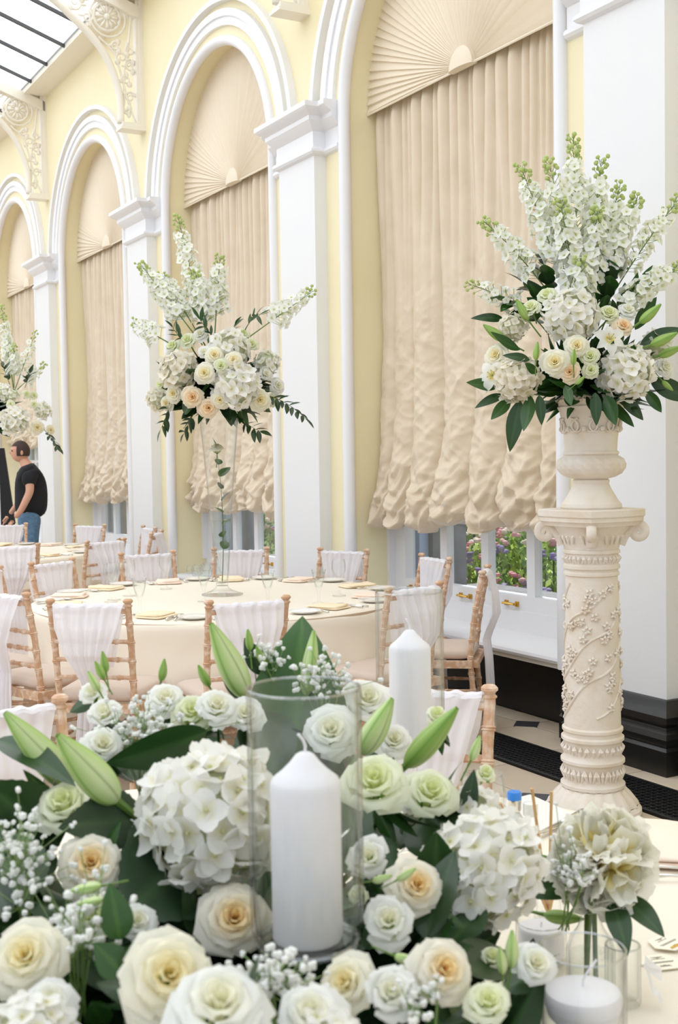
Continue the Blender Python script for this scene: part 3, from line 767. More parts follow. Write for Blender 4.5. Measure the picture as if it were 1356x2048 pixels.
for i, (a, wh) in enumerate([(31, 'by the nearest full pilaster'), (61, 'right of the nearer tall vase'), (87.5, 'left of the nearer tall vase'), (118, 'at the back left of the middle table'), (146, 'at the left picture edge'), (172, 'with the middle seat of three at left'),
    (199, 'with the lowest seat of three at left'), (224, 'back-turned at the left of the middle table'), (251, 'back-turned at the centre'), (285, 'seen through the rear candle glass'), (319, 'side-on by the window seat'), (355, 'in front of the nearest window')]): place(T1, 1.07, math.radians(a), i, wh, 'middle table')
for i, (a, wh) in enumerate([(264, 'behind the far vase foot'), (292, 'at the near right of the far table'), (330, 'by the far yellow wall, nearer of two'), (0, 'by the far yellow wall, edge-on'), (32, 'below the third blind'), (66, 'in front of the man')]): place(T2, 1.02, math.radians(a), i, wh, 'far table')
gl = [(408, 1203, GOBLET, 'filled goblet left of the nearer tall vase foot'), (280, 1228, GOBLET, 'nearest goblet, in front of the left chair drapes'), (222, 1204, WINE, 'wine glass, left one of the close pair at the left table edge'),
      (228, 1200, WINE, 'wine glass, right one of the close pair at the left table edge'), (258, 1192, WINE, 'wine glass before the drape of the chair left of the tall vase'), (332, 1178, WINE, 'wine glass beside the post of the chair left of the tall vase'),
      (536, 1210, GOBLET, 'goblet right of the tall vase and above the back-turned chair'), (638, 1208, GOBLET, 'goblet at the right of the middle table, in front'), (678, 1192, WINE, 'wine glass before the chair by the pilaster')]
for x, y, me, lb in gl:
    p = on_z(x, y, .756); o = link('wine_glass', me, None, Matrix.Translation(p) @ Matrix.Scale(1.1, 4)); setp(o, lb, 'glass', 'glasses on the middle table')
    if me is GOBLET: setp(link('wine_fill', MB().lathe([(.001, .085), (.013, .088), (.024, .122), (.030, .158), (.001, .158)], 20).mesh('wine_fill', M['water']), o), None)
# small glass jars on the window seat of the second bay
JAR = lathe_mesh('glass_jar', [(.001, .002), (.035, .002), (.045, .02), (.048, .045), (.04, .075), (.03, .085), (.034, .10), (.032, .10), (.027, .085), (.038, .072), (.044, .045), (.001, .008)], 'glass', 18)
for i, (dy, dx, s) in enumerate([(1.02, .10, .8), (.92, .14, 1.0), (.82, .08, 1.0), (.73, .16, 1.25), (.62, .10, 1.2), (.52, .16, 1.0)]):
    o = link('glass_jar', JAR, None, Matrix.Translation((XW+dx, bayc(1)+dy, .431)) @ Matrix.Scale(s, 4)); setp(o, 'small clear glass jar, %s from the left on the second window seat' % ('first', 'second', 'third', 'fourth', 'fifth', 'sixth')[i], 'jar', 'glass jars on the second window seat')

# ------------------------------------------------------------------ tall vases
def tall_vase(p, h, lab):
    t = empty('trumpet_vase', p, 0, lab, 'vase', 'tall trumpet vases')
    b = MB(); b.lathe([(.001, .0), (.12, .0), (.122, .006), (.10, .012), (.06, .028), (.038, .043), (.034, .054), (.001, .054)], 36); b.build('foot', M['vglass'], t)
    b = MB(); b.lathe([(.001, .055), (.034, .056), (.037, .10), (.046, .20), (.062, .45), (.092, .80), (.118, h-.01), (.122, h), (.119, h), (.115, h-.01), (.089, .80), (.059, .45), (.043, .20), (.034, .10), (.03, .07), (.001, .065)], 36); b.build('flute', M['vglass'], t)
    b = MB(); b.lathe([(.001, .068), (.030, .07), (.041, .20), (.056, .44), (.001, .44)], 28); b.build('water', M['water'], t)
    return t
V1 = Vector((2.796, 6.471, .757)); V2 = Vector((2.40, 10.80, .757))
tall_vase(V1, 1.08, 'tall clear trumpet vase on the middle table'); tall_vase(V2, 1.06, 'tall clear trumpet vase on the far table at the left edge')

# ------------------------------------------------------------------ plaster pedestal column and urn
PC = on_z(1186, 1624, 0); PC.z = 0
col = empty('plaster_pedestal', PC, 0, 'aged plaster pedestal column with vine relief carrying the urn', 'pedestal')
def pl(x): return x
b = MB()
sc = lambda a, z: 1+.035*math.cos(18*a)
b.lathe([(.001, 0), (.200, 0), (.208, .012), (.206, .03), (.19, .045)], 48)
b.lathe([(.19, .045), (.185, .06), (.165, .085), (.145, .105), (.132, .118)], 72, rad=sc); b.build('base', M['plaster'], col)
b = MB(); b.lathe([(.128, .115), (.138, .122), (.138, .135), (.128, .142), (.125, .15), (.125, .215), (.128, .222), (.137, .23), (.137, .242), (.128, .248), (.123, .26), (.122, .31), (.125, .318), (.134, .326), (.134, .338), (.124, .345), (.124, .358), (.130, .365), (.130, .376), (.121, .383)], 48)
b.build('lower_rings', M['plaster'], col)
ZB, ZT_ = .383, 1.03
def rad_(z): return .121-.011*(z-ZB)/(ZT_-ZB)
b = MB(); b.lathe([(rad_(z), z) for z in [ZB+(ZT_-ZB)*i/12 for i in range(13)]], 48); b.build('shaft', M['plaster'], col)
camang = math.atan2(-PC.y, -PC.x)
def surf(a, z, h=0): r = rad_(min(ZT_, max(ZB, z)))+h; return (r*math.cos(a), r*math.sin(a), z)
rnd = random.Random(8)
b = MB()
for q in range(4):
    pts = [surf(camang+2.2+q*PI/2*1.0+ -t*5.2, .99-t*.56+.018*math.sin(t*17+q), .001) for t in [i/60 for i in range(61)]]
    b.tube(pts, .0055, 6)
b.build('vine_stem', M['plaster'], col)
for i in range(110):
    a = rnd.uniform(0, 2*PI); z = rnd.uniform(ZB+.03, ZT_-.04); b = MB()
    if not abs((a-camang+PI) % (2*PI)-PI) < 2.0: continue
    c0 = Vector(surf(a, z, 0)); n_ = Vector((math.cos(a), math.sin(a), 0)); t_ = Vector((-math.sin(a), math.cos(a), 0)); ro = rnd.uniform(0, 6.28)
    for q in range(5):
        an = ro+q*2*PI/5; d_ = t_*math.cos(an)+Vector((0, 0, 1))*math.sin(an)
        b.tube([c0+n_*.0, c0+d_*.011+n_*.006, c0+d_*.023+n_*.001], [.002, .0075, .001], 6)
    b.build('leaf', M['plaster'], col)
def frieze(z0, z1, n, r, name, par, s=1.0):
    b = MB()
    for i in range(n):
        a = 2*PI*i/n; zc = (z0+z1)/2; hh = (z1-z0)/2
        for dx, tilt in ((-.5, -.6), (0, 0), (.5, .6)):
            aa = a+dx*.18*s
            b.tube([((r)*math.cos(aa-tilt*.0), (r)*math.sin(aa), zc-hh*.8), ((r+.008)*math.cos(aa+tilt*.10), (r+.008)*math.sin(aa+tilt*.10), zc+hh*.2), ((r+.003)*math.cos(aa+tilt*.16), (r+.003)*math.sin(aa+tilt*.16), zc+hh*.8)], [.004, .009, .002], 6)
    b.build(name, M['plaster'], par)
frieze(.15, .215, 16, .124, 'leaf_frieze', col); frieze(.262, .312, 14, .121, 'scroll_frieze', col, 1.5)
b = MB(); b.lathe([(.110, 1.03), (.118, 1.036), (.118, 1.046), (.111, 1.052), (.111, 1.058), (.120, 1.065), (.120, 1.078), (.112, 1.084), (.113, 1.125), (.121, 1.131), (.121, 1.14), (.113, 1.146)], 48); b.build('neck_rings', M['plaster'], col)
frieze(1.085, 1.124, 16, .111, 'neck_frieze', col, 1.4)
b = MB(); b.lathe([(.113, 1.146), (.118, 1.17), (.13, 1.20), (.15, 1.23), (.165, 1.25)], 48, rad=lambda a, z: 1+.02*math.cos(16*a)); b.build('capital_bell', M['plaster'], col)
PH = camang
def aba(z, s):
    o = []
    for i in range(48):
        a = 2*PI*i/48; q = ((a+PI/4) % (PI/2))-PI/4                       # concave sided square with cut corners
        r = .185+.05*(abs(q)/(PI/4))**2.2
        r = min(r, .225); o.append((s*r*math.cos(a+PI/4+PH-PI/4*0), s*r*math.sin(a+PI/4+PH), z))
    return o
b = MB(); lv = [(1.248, .90), (1.262, .93), (1.268, .97), (1.283, .97), (1.289, 1.0), (1.315, 1.0), (1.318, .985)]
vs = []
for z, s in lv: vs += aba(z, s)
m_ = len(lv); fs = [(j*48+i, j*48+(i+1) % 48, (j+1)*48+(i+1) % 48, (j+1)*48+i) for j in range(m_-1) for i in range(48)]+[tuple(range(48))[::-1], tuple((m_-1)*48+i for i in range(48))]
b.add(vs, fs); b.build('abacus', M['plaster'], col, sharp=30)
for q in range(4):
    a = PH+q*PI/2; b = MB(); d_ = Vector((math.cos(a), math.sin(a), 0)); sd = Vector((-math.sin(a), math.cos(a), 0))
    pts = []
    for i in range(31):
        t = i/30; th = PI*.9-t*PI*3.2; r = .036*(1-.75*t); pts.append(d_*(.195+r*math.cos(th))+Vector((0, 0, 1.218+r*math.sin(th))))
    pts = [d_*.118+Vector((0, 0, 1.165)), d_*.135+Vector((0, 0, 1.205))]+pts
    b.tube(pts, [.012]*2+[.011-.004*i/30 for i in range(31)], 8, flat=2.0)
    b.build('volute', M['plaster'], col)
frieze(1.165, 1.225, 8, .125, 'acanthus', col, 2.0)
UZ = 1.318
ur = empty('plaster_urn', (PC.x, PC.y, UZ), 0, 'aged plaster urn with swirled bowl standing on the column', 'urn')
b = MB(); b.lathe([(.001, 0), (.125, 0), (.13, .008), (.128, .022), (.118, .03), (.105, .05), (.085, .085), (.075, .108), (.078, .115), (.078, .122), (.07, .128)], 48, rad=lambda a, z: 1+(.012*math.cos(20*a) if .03 < z < .1 else 0)); b.build('foot', M['plaster'], ur)
b = MB()
def gad(u, v):
    pr = [(.07, .128), (.10, .135), (.128, .15), (.143, .172), (.146, .192), (.138, .212), (.12, .224), (.112, .228)]
    i = v*7; j = min(6, int(i)); f = i-j; r = pr[j][0]*(1-f)+pr[j+1][0]*f; z = pr[j][1]*(1-f)+pr[j+1][1]*f
    a = 2*PI*u; k = 1+.022*math.cos(22*(a+v*.9))*math.sin(PI*v); return (r*k*math.cos(a), r*k*math.sin(a), z)
b.grid(176, 22, gad, wrap=True); b.build('gadroon_bowl', M['plaster'], ur)
b = MB(); b.lathe([(.112, .228), (.118, .234), (.118, .242), (.110, .248), (.113, .30), (.121, .36), (.131, .415), (.138, .425), (.141, .435), (.136, .44), (.138, .448), (.146, .465), (.15, .475), (.146, .482), (.12, .482), (.11, .44), (.001, .40)], 48); b.build('body', M['plaster'], ur)
b = MB()
for i in range(10):
    a = 2*PI*i/10
    for sgn in (-1, 1):
        pts = []
        for j in range(14):
            t = j/13; th = t*4.2; r = .045*(1-.8*t); aa = a+sgn*(.02+ (r*math.sin(th)+.02)/.125); z = .345+r*math.cos(th)*.9
            rr = .112+(z-.248)*.105+.003; pts.append((rr*math.cos(aa), rr*math.sin(aa), z))
        b.tube(pts, [.006-.003*j/13 for j in range(14)], 5)
    rr = .12; b.ball((.124*math.cos(a), .124*math.sin(a), .34), .012, 6, 5)
b.build('scroll_relief', M['plaster'], ur)
frieze(.45, .475, 22, .14, 'rim_frieze', ur, .8)

# ------------------------------------------------------------------ flower makers
def mixc(a, b, t): t = min(1, max(0, t)); return tuple(a[i]+(b[i]-a[i])*t for i in range(3))
KINDS_ = {'cream': ((253, 240, 186), (251, 248, 232)), 'garden': ((251, 222, 148), (251, 247, 234)), 'white': ((246, 244, 216), (250, 250, 247)),
          'green': ((234, 239, 184), (245, 247, 224)), 'peach': ((250, 216, 164), (252, 238, 212)), 'peony': ((254, 242, 168), (251, 250, 240))}
def rose_meshes(kind, n, opn, seed, ruffle=.03):
    ci, co = [lin(c) for c in KINDS_[kind]]; gr_ = lin((205, 222, 140)); out = []
    for i in range(n):
        t = i/(n-1); phi = i*2.39996+seed; rnd = random.Random(seed*100+i)
        rt = .09+.80*t**.9*opn*rnd.uniform(.93, 1.05); zt = .40-.46*t**1.7+rnd.uniform(-.03, .03); rb = .04+.22*t; wid = 1.45-.45*t; curl = .10+.30*t
        def fn(u, v):
            u = 2*u-1; f = .42+.58*math.sin(min(1, v*1.2)*PI/2); f *= math.sqrt(max(.08, 1-(max(0, v-.72)/.28)**2.2*.92))
            a = phi+u*wid*f; r = rb+(rt-rb)*v**(.85+.7*(1-t))
            z = -.52+(zt+.52)*math.sin(v*PI/2)**.9-curl*t*max(0, v-.62)**2*2.6-.09*u*u*v
            r += curl*.55*max(0, v-.7)+.06*u*u*t*v+ruffle*t*nz(phi+u*2, v*3, seed)*v*2
            z += ruffle*nz(phi*3+u*2.5, v*3, seed+5)*v*1.5
            return (r*math.cos(a), r*math.sin(a), z)
        def cf(u, v):
            c = mixc(ci, co, sm(.05, .75, t)*.85+.25*v); return mixc(gr_, c, sm(0, .45, v+.25*(1-t)))
        b = MB(); b.grid(9, 8, fn, col=cf); out.append(('petal', b.mesh('petal', M['petal'])))
    b = MB(); gs = lin((120, 158, 70))
    for i in range(5):
        a = 2*PI*i/5
        b.grid(4, 5, lambda u, v: ((.10+.42*v)*math.cos(a+(u-.5)*1.1*(1-v)), (.10+.42*v)*math.sin(a+(u-.5)*1.1*(1-v)), -.62+.28*v*v), col=lambda u, v: gs)
    b.ball((0, 0, -.6), .15, 8, 6, col=gs); b.tube([(0, 0, -.6), (.05, 0, -1.3), (.1, .05, -2.2)], .055, 6, col=gs)
    out.append(('stem', b.mesh('stem', M['leaf'])))
    return out
RT = {}
for kd, n, op in (('cream', 19, 1.0), ('garden', 22, .95), ('white', 16, .95), ('green', 14, .86), ('peach', 17, 1.0)):
    RT[kd] = [rose_meshes(kd, n, op, s) for s in (1, 2)]
RT['bud'] = [rose_meshes('green', 10, .55, 3)]
RT['lis'] = [rose_meshes('white', 11, 1.0, s, .06) for s in (4, 6)]
def peony_meshes():
    out = []; w_ = lin((252, 251, 243)); y_ = lin((254, 236, 130)); rnd = random.Random(5)
    for i in range(11):                                   # broad cupped guard petals
        a0 = i*2.39996; ly = i/10; rj = rnd.uniform(.82, 1.05); zj = rnd.uniform(-.12, .22)
        def fn(u, v):
            a = a0+(u-.5)*1.5*(.4+.6*math.sin(min(1, v*1.2)*PI/2)); r = .15+(.72-.10*ly)*rj*math.sin(v*PI/2)**.8; z = -.5+(.62+zj)*v**1.4+.1*ly*v+.13*nz(u*5, v*4, i)*v-.5*(u-.5)**2*v
            r += .16*nz(u*6+i, v*3, 3)*v
            return (r*math.cos(a), r*math.sin(a), z)
        b = MB(); b.grid(10, 8, fn, col=lambda u, v: mixc(lin((246, 238, 196)), w_, sm(0, .6, v))); out.append(('petal', b.mesh('petal', M['petal'])))
    for i in range(70):                                   # ruffled heart, yellow towards the petal bases
        z = 1-(i+.5)/70*.92; q = math.sqrt(1-z*z); a = i*2.39996+rnd.uniform(-.3, .3); d = Vector((q*math.cos(a), q*math.sin(a), z*.8)).normalized(); o1 = d.orthogonal().normalized(); o2 = d.cross(o1)
        ro = rnd.uniform(0, 6.28); s1 = o1*math.cos(ro)+o2*math.sin(ro); s2 = d.cross(s1); L = rnd.uniform(.78, 1.02)*(1 if z < .75 else .85); wd = rnd.uniform(.15, .27); yl = rnd.uniform(.25, .95)
        def fn(u, v):
            x = (u-.5)*2*wd*(.35+.65*math.sin(PI*(.1+.75*v))); return Vector((0, 0, -.28))+d*L*v+s1*x+s2*(.14*math.sin(v*3+i)*v+.12*nz(u*6, v*4, i))+d*(.06*nz(u*9, i, 2)*v)
        b = MB(); b.grid(6, 6, fn, col=lambda u, v: mixc(y_, w_, sm(yl-.45, yl+.05, v))); out.append(('petal', b.mesh('petal', M['petal'])))
    return out
RT['peony'] = [peony_meshes()]
def lily_open():
    out = []; w_ = lin((250, 250, 244)); y_ = lin((240, 224, 110))
    for i in range(6):
        a = 2*PI*i/6; L = 1.0 if i % 2 else .9
        def fn(u, v):
            uu = (u-.5)*2*.34*math.sin(PI*min(1, .12+v*.86))*(1 if i % 2 else .8); r = .08+v*L; z = .25*math.sin(v*2.2)-.25*v*v+.06*abs(u-.5)+.03*nz(u*4, v*4, i)
            return (r*math.cos(a)-uu*math.sin(a), r*math.sin(a)+uu*math.cos(a), z)
        b = MB(); b.grid(6, 8, fn, col=lambda u, v: mixc(y_, w_, sm(0, .35, v))); out.append(('petal', b.mesh('petal', M['petal'])))
    b = MB()
    for i in range(6):
        a = i+.5; b.tube([(0, 0, 0), (.15*math.cos(a), .15*math.sin(a), .3), (.25*math.cos(a), .25*math.sin(a), .42)], .015, 4, col=lin((210, 215, 120))); b.ball((.25*math.cos(a), .25*math.sin(a), .42), .045, 6, 4, (1, 1, .6), lin((226, 190, 70)))
    out.append(('stamens', b.mesh('stamens', M['petal'])))
    return out
RT['lily'] = [lily_open()]
nrose = 0
def bloom(kind, pos, r, d, label, cat='rose', group=None, name=None):
    global nrose; nrose += 1
    V = RT[kind]; t = empty(name or {'lis': 'lisianthus', 'lily': 'lily_flower', 'peony': 'peony', 'bud': 'rose_bud'}.get(kind, 'rose'), label=label, cat=cat, group=group, mat=orient(pos, d, nrose*1.7, r*1.22))
    for n, me in V[nrose % len(V)]: link(n, me, t)
    return t
# hydrangea
def floret_mesh(seed, c0, c1):
    b = MB(); rnd = random.Random(seed)
    for i in range(4):
        a = PI/2*i+rnd.uniform(-.15, .15); tl = rnd.uniform(.05, .35)
        def fn(u, v):
            w_ = .46*math.sin(PI*(.14+.80*v))**.7; x = (u-.5)*2*w_*(1-.15*v); r = .05+.78*v; z = tl*v*v+.10*(u-.5)**2*v-.03+.05*nz(u*3+i, v*3, seed)
            return (r*math.cos(a)-x*math.sin(a), r*math.sin(a)+x*math.cos(a), z)
        b.grid(5, 5, fn, col=lambda u, v: mixc(c0, c1, sm(0, .5, v)))
    b.ball((0, 0, .04), .09, 6, 4, col=lin((225, 225, 170)))
    return b.mesh('floret', M['petal'])
HF = [floret_mesh(i, lin((236, 232, 200)), lin((250, 249, 246))) for i in range(4)]
HF2 = [floret_mesh(i+9, lin((230, 220, 190)), lin((248, 242, 230))) for i in range(3)]
HCORE = MB().ball((0, 0, 0), .78, 16, 10, col=lin((214, 218, 186))).mesh('core', M['petal'])
def hydrangea(pos, r, label, n=64, d=None, sc=(1, 1, 1), fl=.34, set_=None, group=None, seed=0):
    rnd = random.Random(seed+int(abs(pos[0])*1000)); d = Vector(d or (0, 0, 1))
    t = empty('hydrangea', label=label, cat='hydrangea', group=group, mat=orient(pos, d, seed, (r*sc[0], r*sc[1], r*sc[2])))
    link('core', HCORE, t)
    for i in range(n):
        z = 1-(i+.5)/n*1.62; q = math.sqrt(max(0, 1-z*z)); a = i*2.39996+rnd.uniform(-.2, .2)
        nrm = Vector((q*math.cos(a), q*math.sin(a), z)); dd = (nrm+Vector((rnd.gauss(0, .28), rnd.gauss(0, .28), rnd.gauss(0, .28)))).normalized()
        link('floret', rnd.choice(set_ or HF), t, orient(nrm*(.86+rnd.uniform(-.06, .10)), dd, rnd.uniform(0, 6), fl*rnd.uniform(.85, 1.15)))
    return t
# leaves: grow along +Z, face -Y
def leaf_mesh(w_, curve, fold, serr=0, c0=(44, 74, 36), c1=(86, 120, 60), pw=1.0, n=14, twist=0):
    b = MB(); a0, a1 = lin(c0), lin(c1)
    def fn(u, v):
        u = 2*u-1; ww = w_*max(0.0, math.sin(PI*min(1, v**pw)))**.85
        if serr and abs(u) > .9: ww *= 1+serr*((int(v*26) % 2)-.5)
        x = u*ww; y = -curve*v*v+fold*abs(u)*ww+.02*math.sin(v*9+u*2)*w_; tw = twist*v
        return (x*math.cos(tw)-y*math.sin(tw), x*math.sin(tw)+y*math.cos(tw), v)
    b.grid(9, n, fn, col=lambda u, v: mixc(a1, a0, min(1, abs(2*u-1)*4)+.0))
    return b.mesh('leaf', M['leaf'])
LF = {'lance': [leaf_mesh(.13, .25, .3, pw=.85, c0=(38, 70, 30), c1=(52, 86, 40)), leaf_mesh(.15, -.15, .25, pw=.9, c0=(46, 84, 34), c1=(62, 100, 46), twist=.4)],
      'broad': [leaf_mesh(.36, .2, .15, .07, pw=.75, n=27, c0=(40, 64, 38), c1=(60, 86, 52)), leaf_mesh(.33, -.1, .2, .06, pw=.75, n=27, c0=(48, 76, 40), c1=(68, 96, 54))],
      'smooth': [leaf_mesh(.30, .18, .25, pw=.72, n=20, c0=(52, 92, 36), c1=(74, 114, 50)), leaf_mesh(.27, .1, .2, pw=.75, n=20, c0=(36, 62, 32), c1=(52, 80, 44))],
      'ruscus': [leaf_mesh(.20, .12, .2, pw=.8, n=8, c0=(36, 60, 30), c1=(60, 90, 44))]}
def leaf_thing(base, tip, kind, label, roll=0.0, v=0, wsc=1.0, cat='leaf', name='foliage_leaf'):
    base, tip = Vector(base), Vector(tip); d = tip-base; L = d.length; z = d.normalized(); n = (EYEP-base).normalized()+Vector((0, 0, .35))
    y = (n-z*n.dot(z)).normalized(); x = y.cross(z)
    mx = Matrix.Translation(base) @ Matrix((x, y, z)).transposed().to_4x4() @ Matrix.Rotation((roll-2.9)*.45, 4, 'Z') @ Matrix.Diagonal((L*wsc, L, L, 1))
    o = link(name, LF[kind][v], None, mx); return setp(o, label, cat)
# lily bud along +Z, unit length
def lilybud_mesh(g=(160, 202, 90), p=(234, 240, 196)):
    b = MB(); gg, pp = lin(g), lin(p); dk = lin((104, 150, 50))
    def fn(u, v):
        a = 2*PI*u; r = .17*math.sin(PI*(.06+.90*v**.8))**.75*(1-.25*v)*(1+.07*math.cos(3*a)); k = .05*v*v
        return (r*math.cos(a)+k, r*math.sin(a), v)
    def cf(u, v):
        a = 2*PI*u; s = max(0, math.cos(6*a))**6; return mixc(mixc(pp, gg, .35+.5*abs(v-.35)+.25*math.cos(3*a)), dk, s*.6+.35*sm(.85, 1, v))
    b.grid(48, 18, fn, wrap=True, col=cf); return b.mesh('bud', M['bud'])
LB = lilybud_mesh(); LB2 = lilybud_mesh((120, 165, 60), (180, 205, 120))
def lily_bud(base, tip, label, wsc=1.0, me=None, stem=None, cat='lily bud', group=None):
    base, tip = Vector(base), Vector(tip); L = (tip-base).length
    t = empty('lily_bud', label=label, cat=cat, group=group, mat=orient(base, tip-base, L*9, L))
    link('bud', me or LB, t, Matrix.Diagonal((wsc, wsc, 1, 1)))
    b = MB(); b.tube([(0, 0, .03), (.02, .01, -.3), (.06, .03, -.9)], [.05, .035, .035], 6, col=lin((112, 146, 66))); b.build('stem', M['leaf'], t)
    return t
# delphinium
def dfloret(seed, c):
    b = MB(); rnd = random.Random(seed)
    for i in range(5):
        a = 2*PI*i/5+rnd.uniform(-.1, .1)
        def fn(u, v): 
            x = (u-.5)*.95*math.sin(PI*(.15+.78*v)); r = .08+.85*v; z = .35*(1-v)*v+.22*v*v-.1+.06*nz(u*3, v*3, seed+i)
            return (r*math.cos(a)-x*math.sin(a), r*math.sin(a)+x*math.cos(a), z)
        b.grid(4, 4, fn, col=lambda u, v: mixc(lin((232, 236, 190)), c, sm(0, .4, v)))
    b.ball((0, 0, .05), .14, 6, 4, col=lin((232, 234, 190)))
    return b.mesh('floret', M['petal'])
DF = [dfloret(i, lin((249, 250, 246))) for i in range(3)]
DBUD = MB().ball((0, 0, 0), .55, 8, 6, (1, 1, .85), lin((206, 218, 150))).mesh('bud', M['petal'])
def delphinium(base, tip, label, n=40, fs=.02, spread=.03, start=.3, group=None, seed=0, budf=.22, bend=(0, 0, 0)):
    base, tip = Vector(base), Vector(tip); rnd = random.Random(seed+7); ax = tip-base
    t = empty('delphinium', base, 0, label, 'delphinium', group)
    md = ax*.5+Vector(bend); P = [Vector((0, 0, 0)), md*.5+ax*.02, md, md*.5+ax*.5, ax]
    def pt(s): return (1-s)**2*Vector((0, 0, 0))+2*s*(1-s)*md+s*s*ax
    b = MB(); b.tube([pt(i/12) for i in range(13)], [.0042-.0028*i/12 for i in range(13)], 6, col=lin((118, 146, 76))); 
    items = []
    for i in range(n):
        s = start+(1-start)*(i+rnd.random()*.6)/n; isb = s > 1-budf
        a = i*2.4+rnd.uniform(-.4, .4); axn = (pt(min(1, s+.03))-pt(s-.03)).normalized(); o1 = axn.orthogonal().normalized(); o2 = axn.cross(o1)
        d = (o1*math.cos(a)+o2*math.sin(a)+axn*(.35 if not isb else .8)).normalized(); k = (1.15-.75*s)*spread*1.5
        p = pt(s)+d*k*rnd.uniform(.75, 1.15); b.tube([pt(s-.015), p], .0012, 4, col=lin((128, 156, 84)))
        items.append((p, d, isb, s, a))
    b.build('stem', M['leaf'], t)
    for p, d, isb, s, a in items:
        if isb: link('bud', DBUD, t, orient(p, d, a, fs*rnd.uniform(.42, .7)))
        else: link('floret', rnd.choice(DF), t, orient(p, (d+Vector((rnd.gauss(0, .25), rnd.gauss(0, .25), rnd.gauss(0, .25)))).normalized(), a, fs*(1.15-.35*s)*rnd.uniform(.85, 1.1)))
    return t
# baby's breath
def breath(c, rad, label, n=70, r=.0045, seed=0, sc=(1, 1, 1), down=.09):
    rnd = random.Random(seed); c = Vector(c); t = empty('baby_breath', c-Vector((0, 0, down)), 0, label, "baby's breath", "baby's breath sprigs")
    b = MB(); s = MB(); hubs = [Vector((rnd.gauss(0, .3)*rad*sc[0], rnd.gauss(0, .3)*rad*sc[1], down+rnd.gauss(0, .2)*rad*sc[2])) for _ in range(max(3, n//12))]
    for h in hubs: s.tube([(rnd.gauss(0, .006), rnd.gauss(0, .006), 0), h*.6, h], .0012, 4, col=lin((130, 160, 90)))
    for i in range(n):
        h = rnd.choice(hubs); p = h+Vector((rnd.gauss(0, .33)*rad*sc[0], rnd.gauss(0, .33)*rad*sc[1], abs(rnd.gauss(0, .4))*rad*sc[2]))
        s.tube([h, p], .0006, 3, col=lin((140, 168, 100))); q = r*rnd.uniform(.6, 1.2)
        for m in range(3): b.ball(p+Vector((rnd.gauss(0, .4)*q, rnd.gauss(0, .4)*q, rnd.gauss(0, .3)*q)), q*rnd.uniform(.6, .9), 6, 4, col=lin((250, 250, 248)))
    s.build('stems', M['leaf'], t); o = b.build('blossoms', M['petal'], t); o['kind'] = 'stuff'
def sprig(base, tip, n, label, ll=.06, kind='ruscus', group=None, bend=(0, 0, 0), seed=0, wsc=1.0, name='leafy_sprig'):
    base, tip = Vector(base), Vector(tip); ax = tip-base; rnd = random.Random(seed); t = empty(name, base, 0, label, 'foliage sprig', group)
    def pt(s): return ax*s+Vector(bend)*(4*s*(1-s))
    MB().tube([pt(i/10) for i in range(11)], [.003-.002*i/10 for i in range(11)], 5, col=lin((70, 100, 44))).build('stem', M['leaf'], t)
    for i in range(n):
        s = .25+.75*i/max(1, n-1); axn = (pt(min(1, s+.05))-pt(s-.05)).normalized(); a = (i % 2)*PI+rnd.uniform(-.5, .5); o1 = axn.orthogonal().normalized(); o2 = axn.cross(o1)
        d = axn*(.6 if i < n-1 else 1)+(o1*math.cos(a)+o2*math.sin(a))*(.8 if i < n-1 else 0)
        l = ll*rnd.uniform(.75, 1.1); link('leaf', rnd.choice(LF[kind]), t, orient(pt(s), d, rnd.uniform(-.6, .6)+PI*.0, (l*wsc, l, l)))
def greenery(c, rx, rz, n, label, seed, ll=.14, kinds=('lance', 'broad'), zlo=-.9, zhi=.5, cat='foliage'):
    rnd = random.Random(seed); t = empty('foliage_collar', c, 0, label, cat)
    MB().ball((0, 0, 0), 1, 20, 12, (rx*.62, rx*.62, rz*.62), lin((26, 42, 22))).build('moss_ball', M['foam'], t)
    for i in range(n):
        z = zlo+(zhi-zlo)*(i+.5)/n; q = math.sqrt(1-z*z); a = i*2.39996; nrm = Vector((q*math.cos(a), q*math.sin(a), z))
        d = (nrm*Vector((1, 1, .8))+Vector((rnd.gauss(0, .3), rnd.gauss(0, .3), rnd.gauss(-.15, .25)))).normalized(); l = ll*rnd.uniform(.75, 1.25)
        link('leaf', rnd.choice(LF[rnd.choice(kinds)]), t, orient(Vector((nrm.x*rx*.5, nrm.y*rx*.5, nrm.z*rz*.5)), d, rnd.uniform(-.8, .8)+PI, l))
    return t
def face(x, y, fx=0.0, fy=.6):
    v = -(CR*((x-678)/FPX)+CU*((1024-y)/FPX)+CF); return (v.normalized()+CR*fx+CU*fy).normalized()

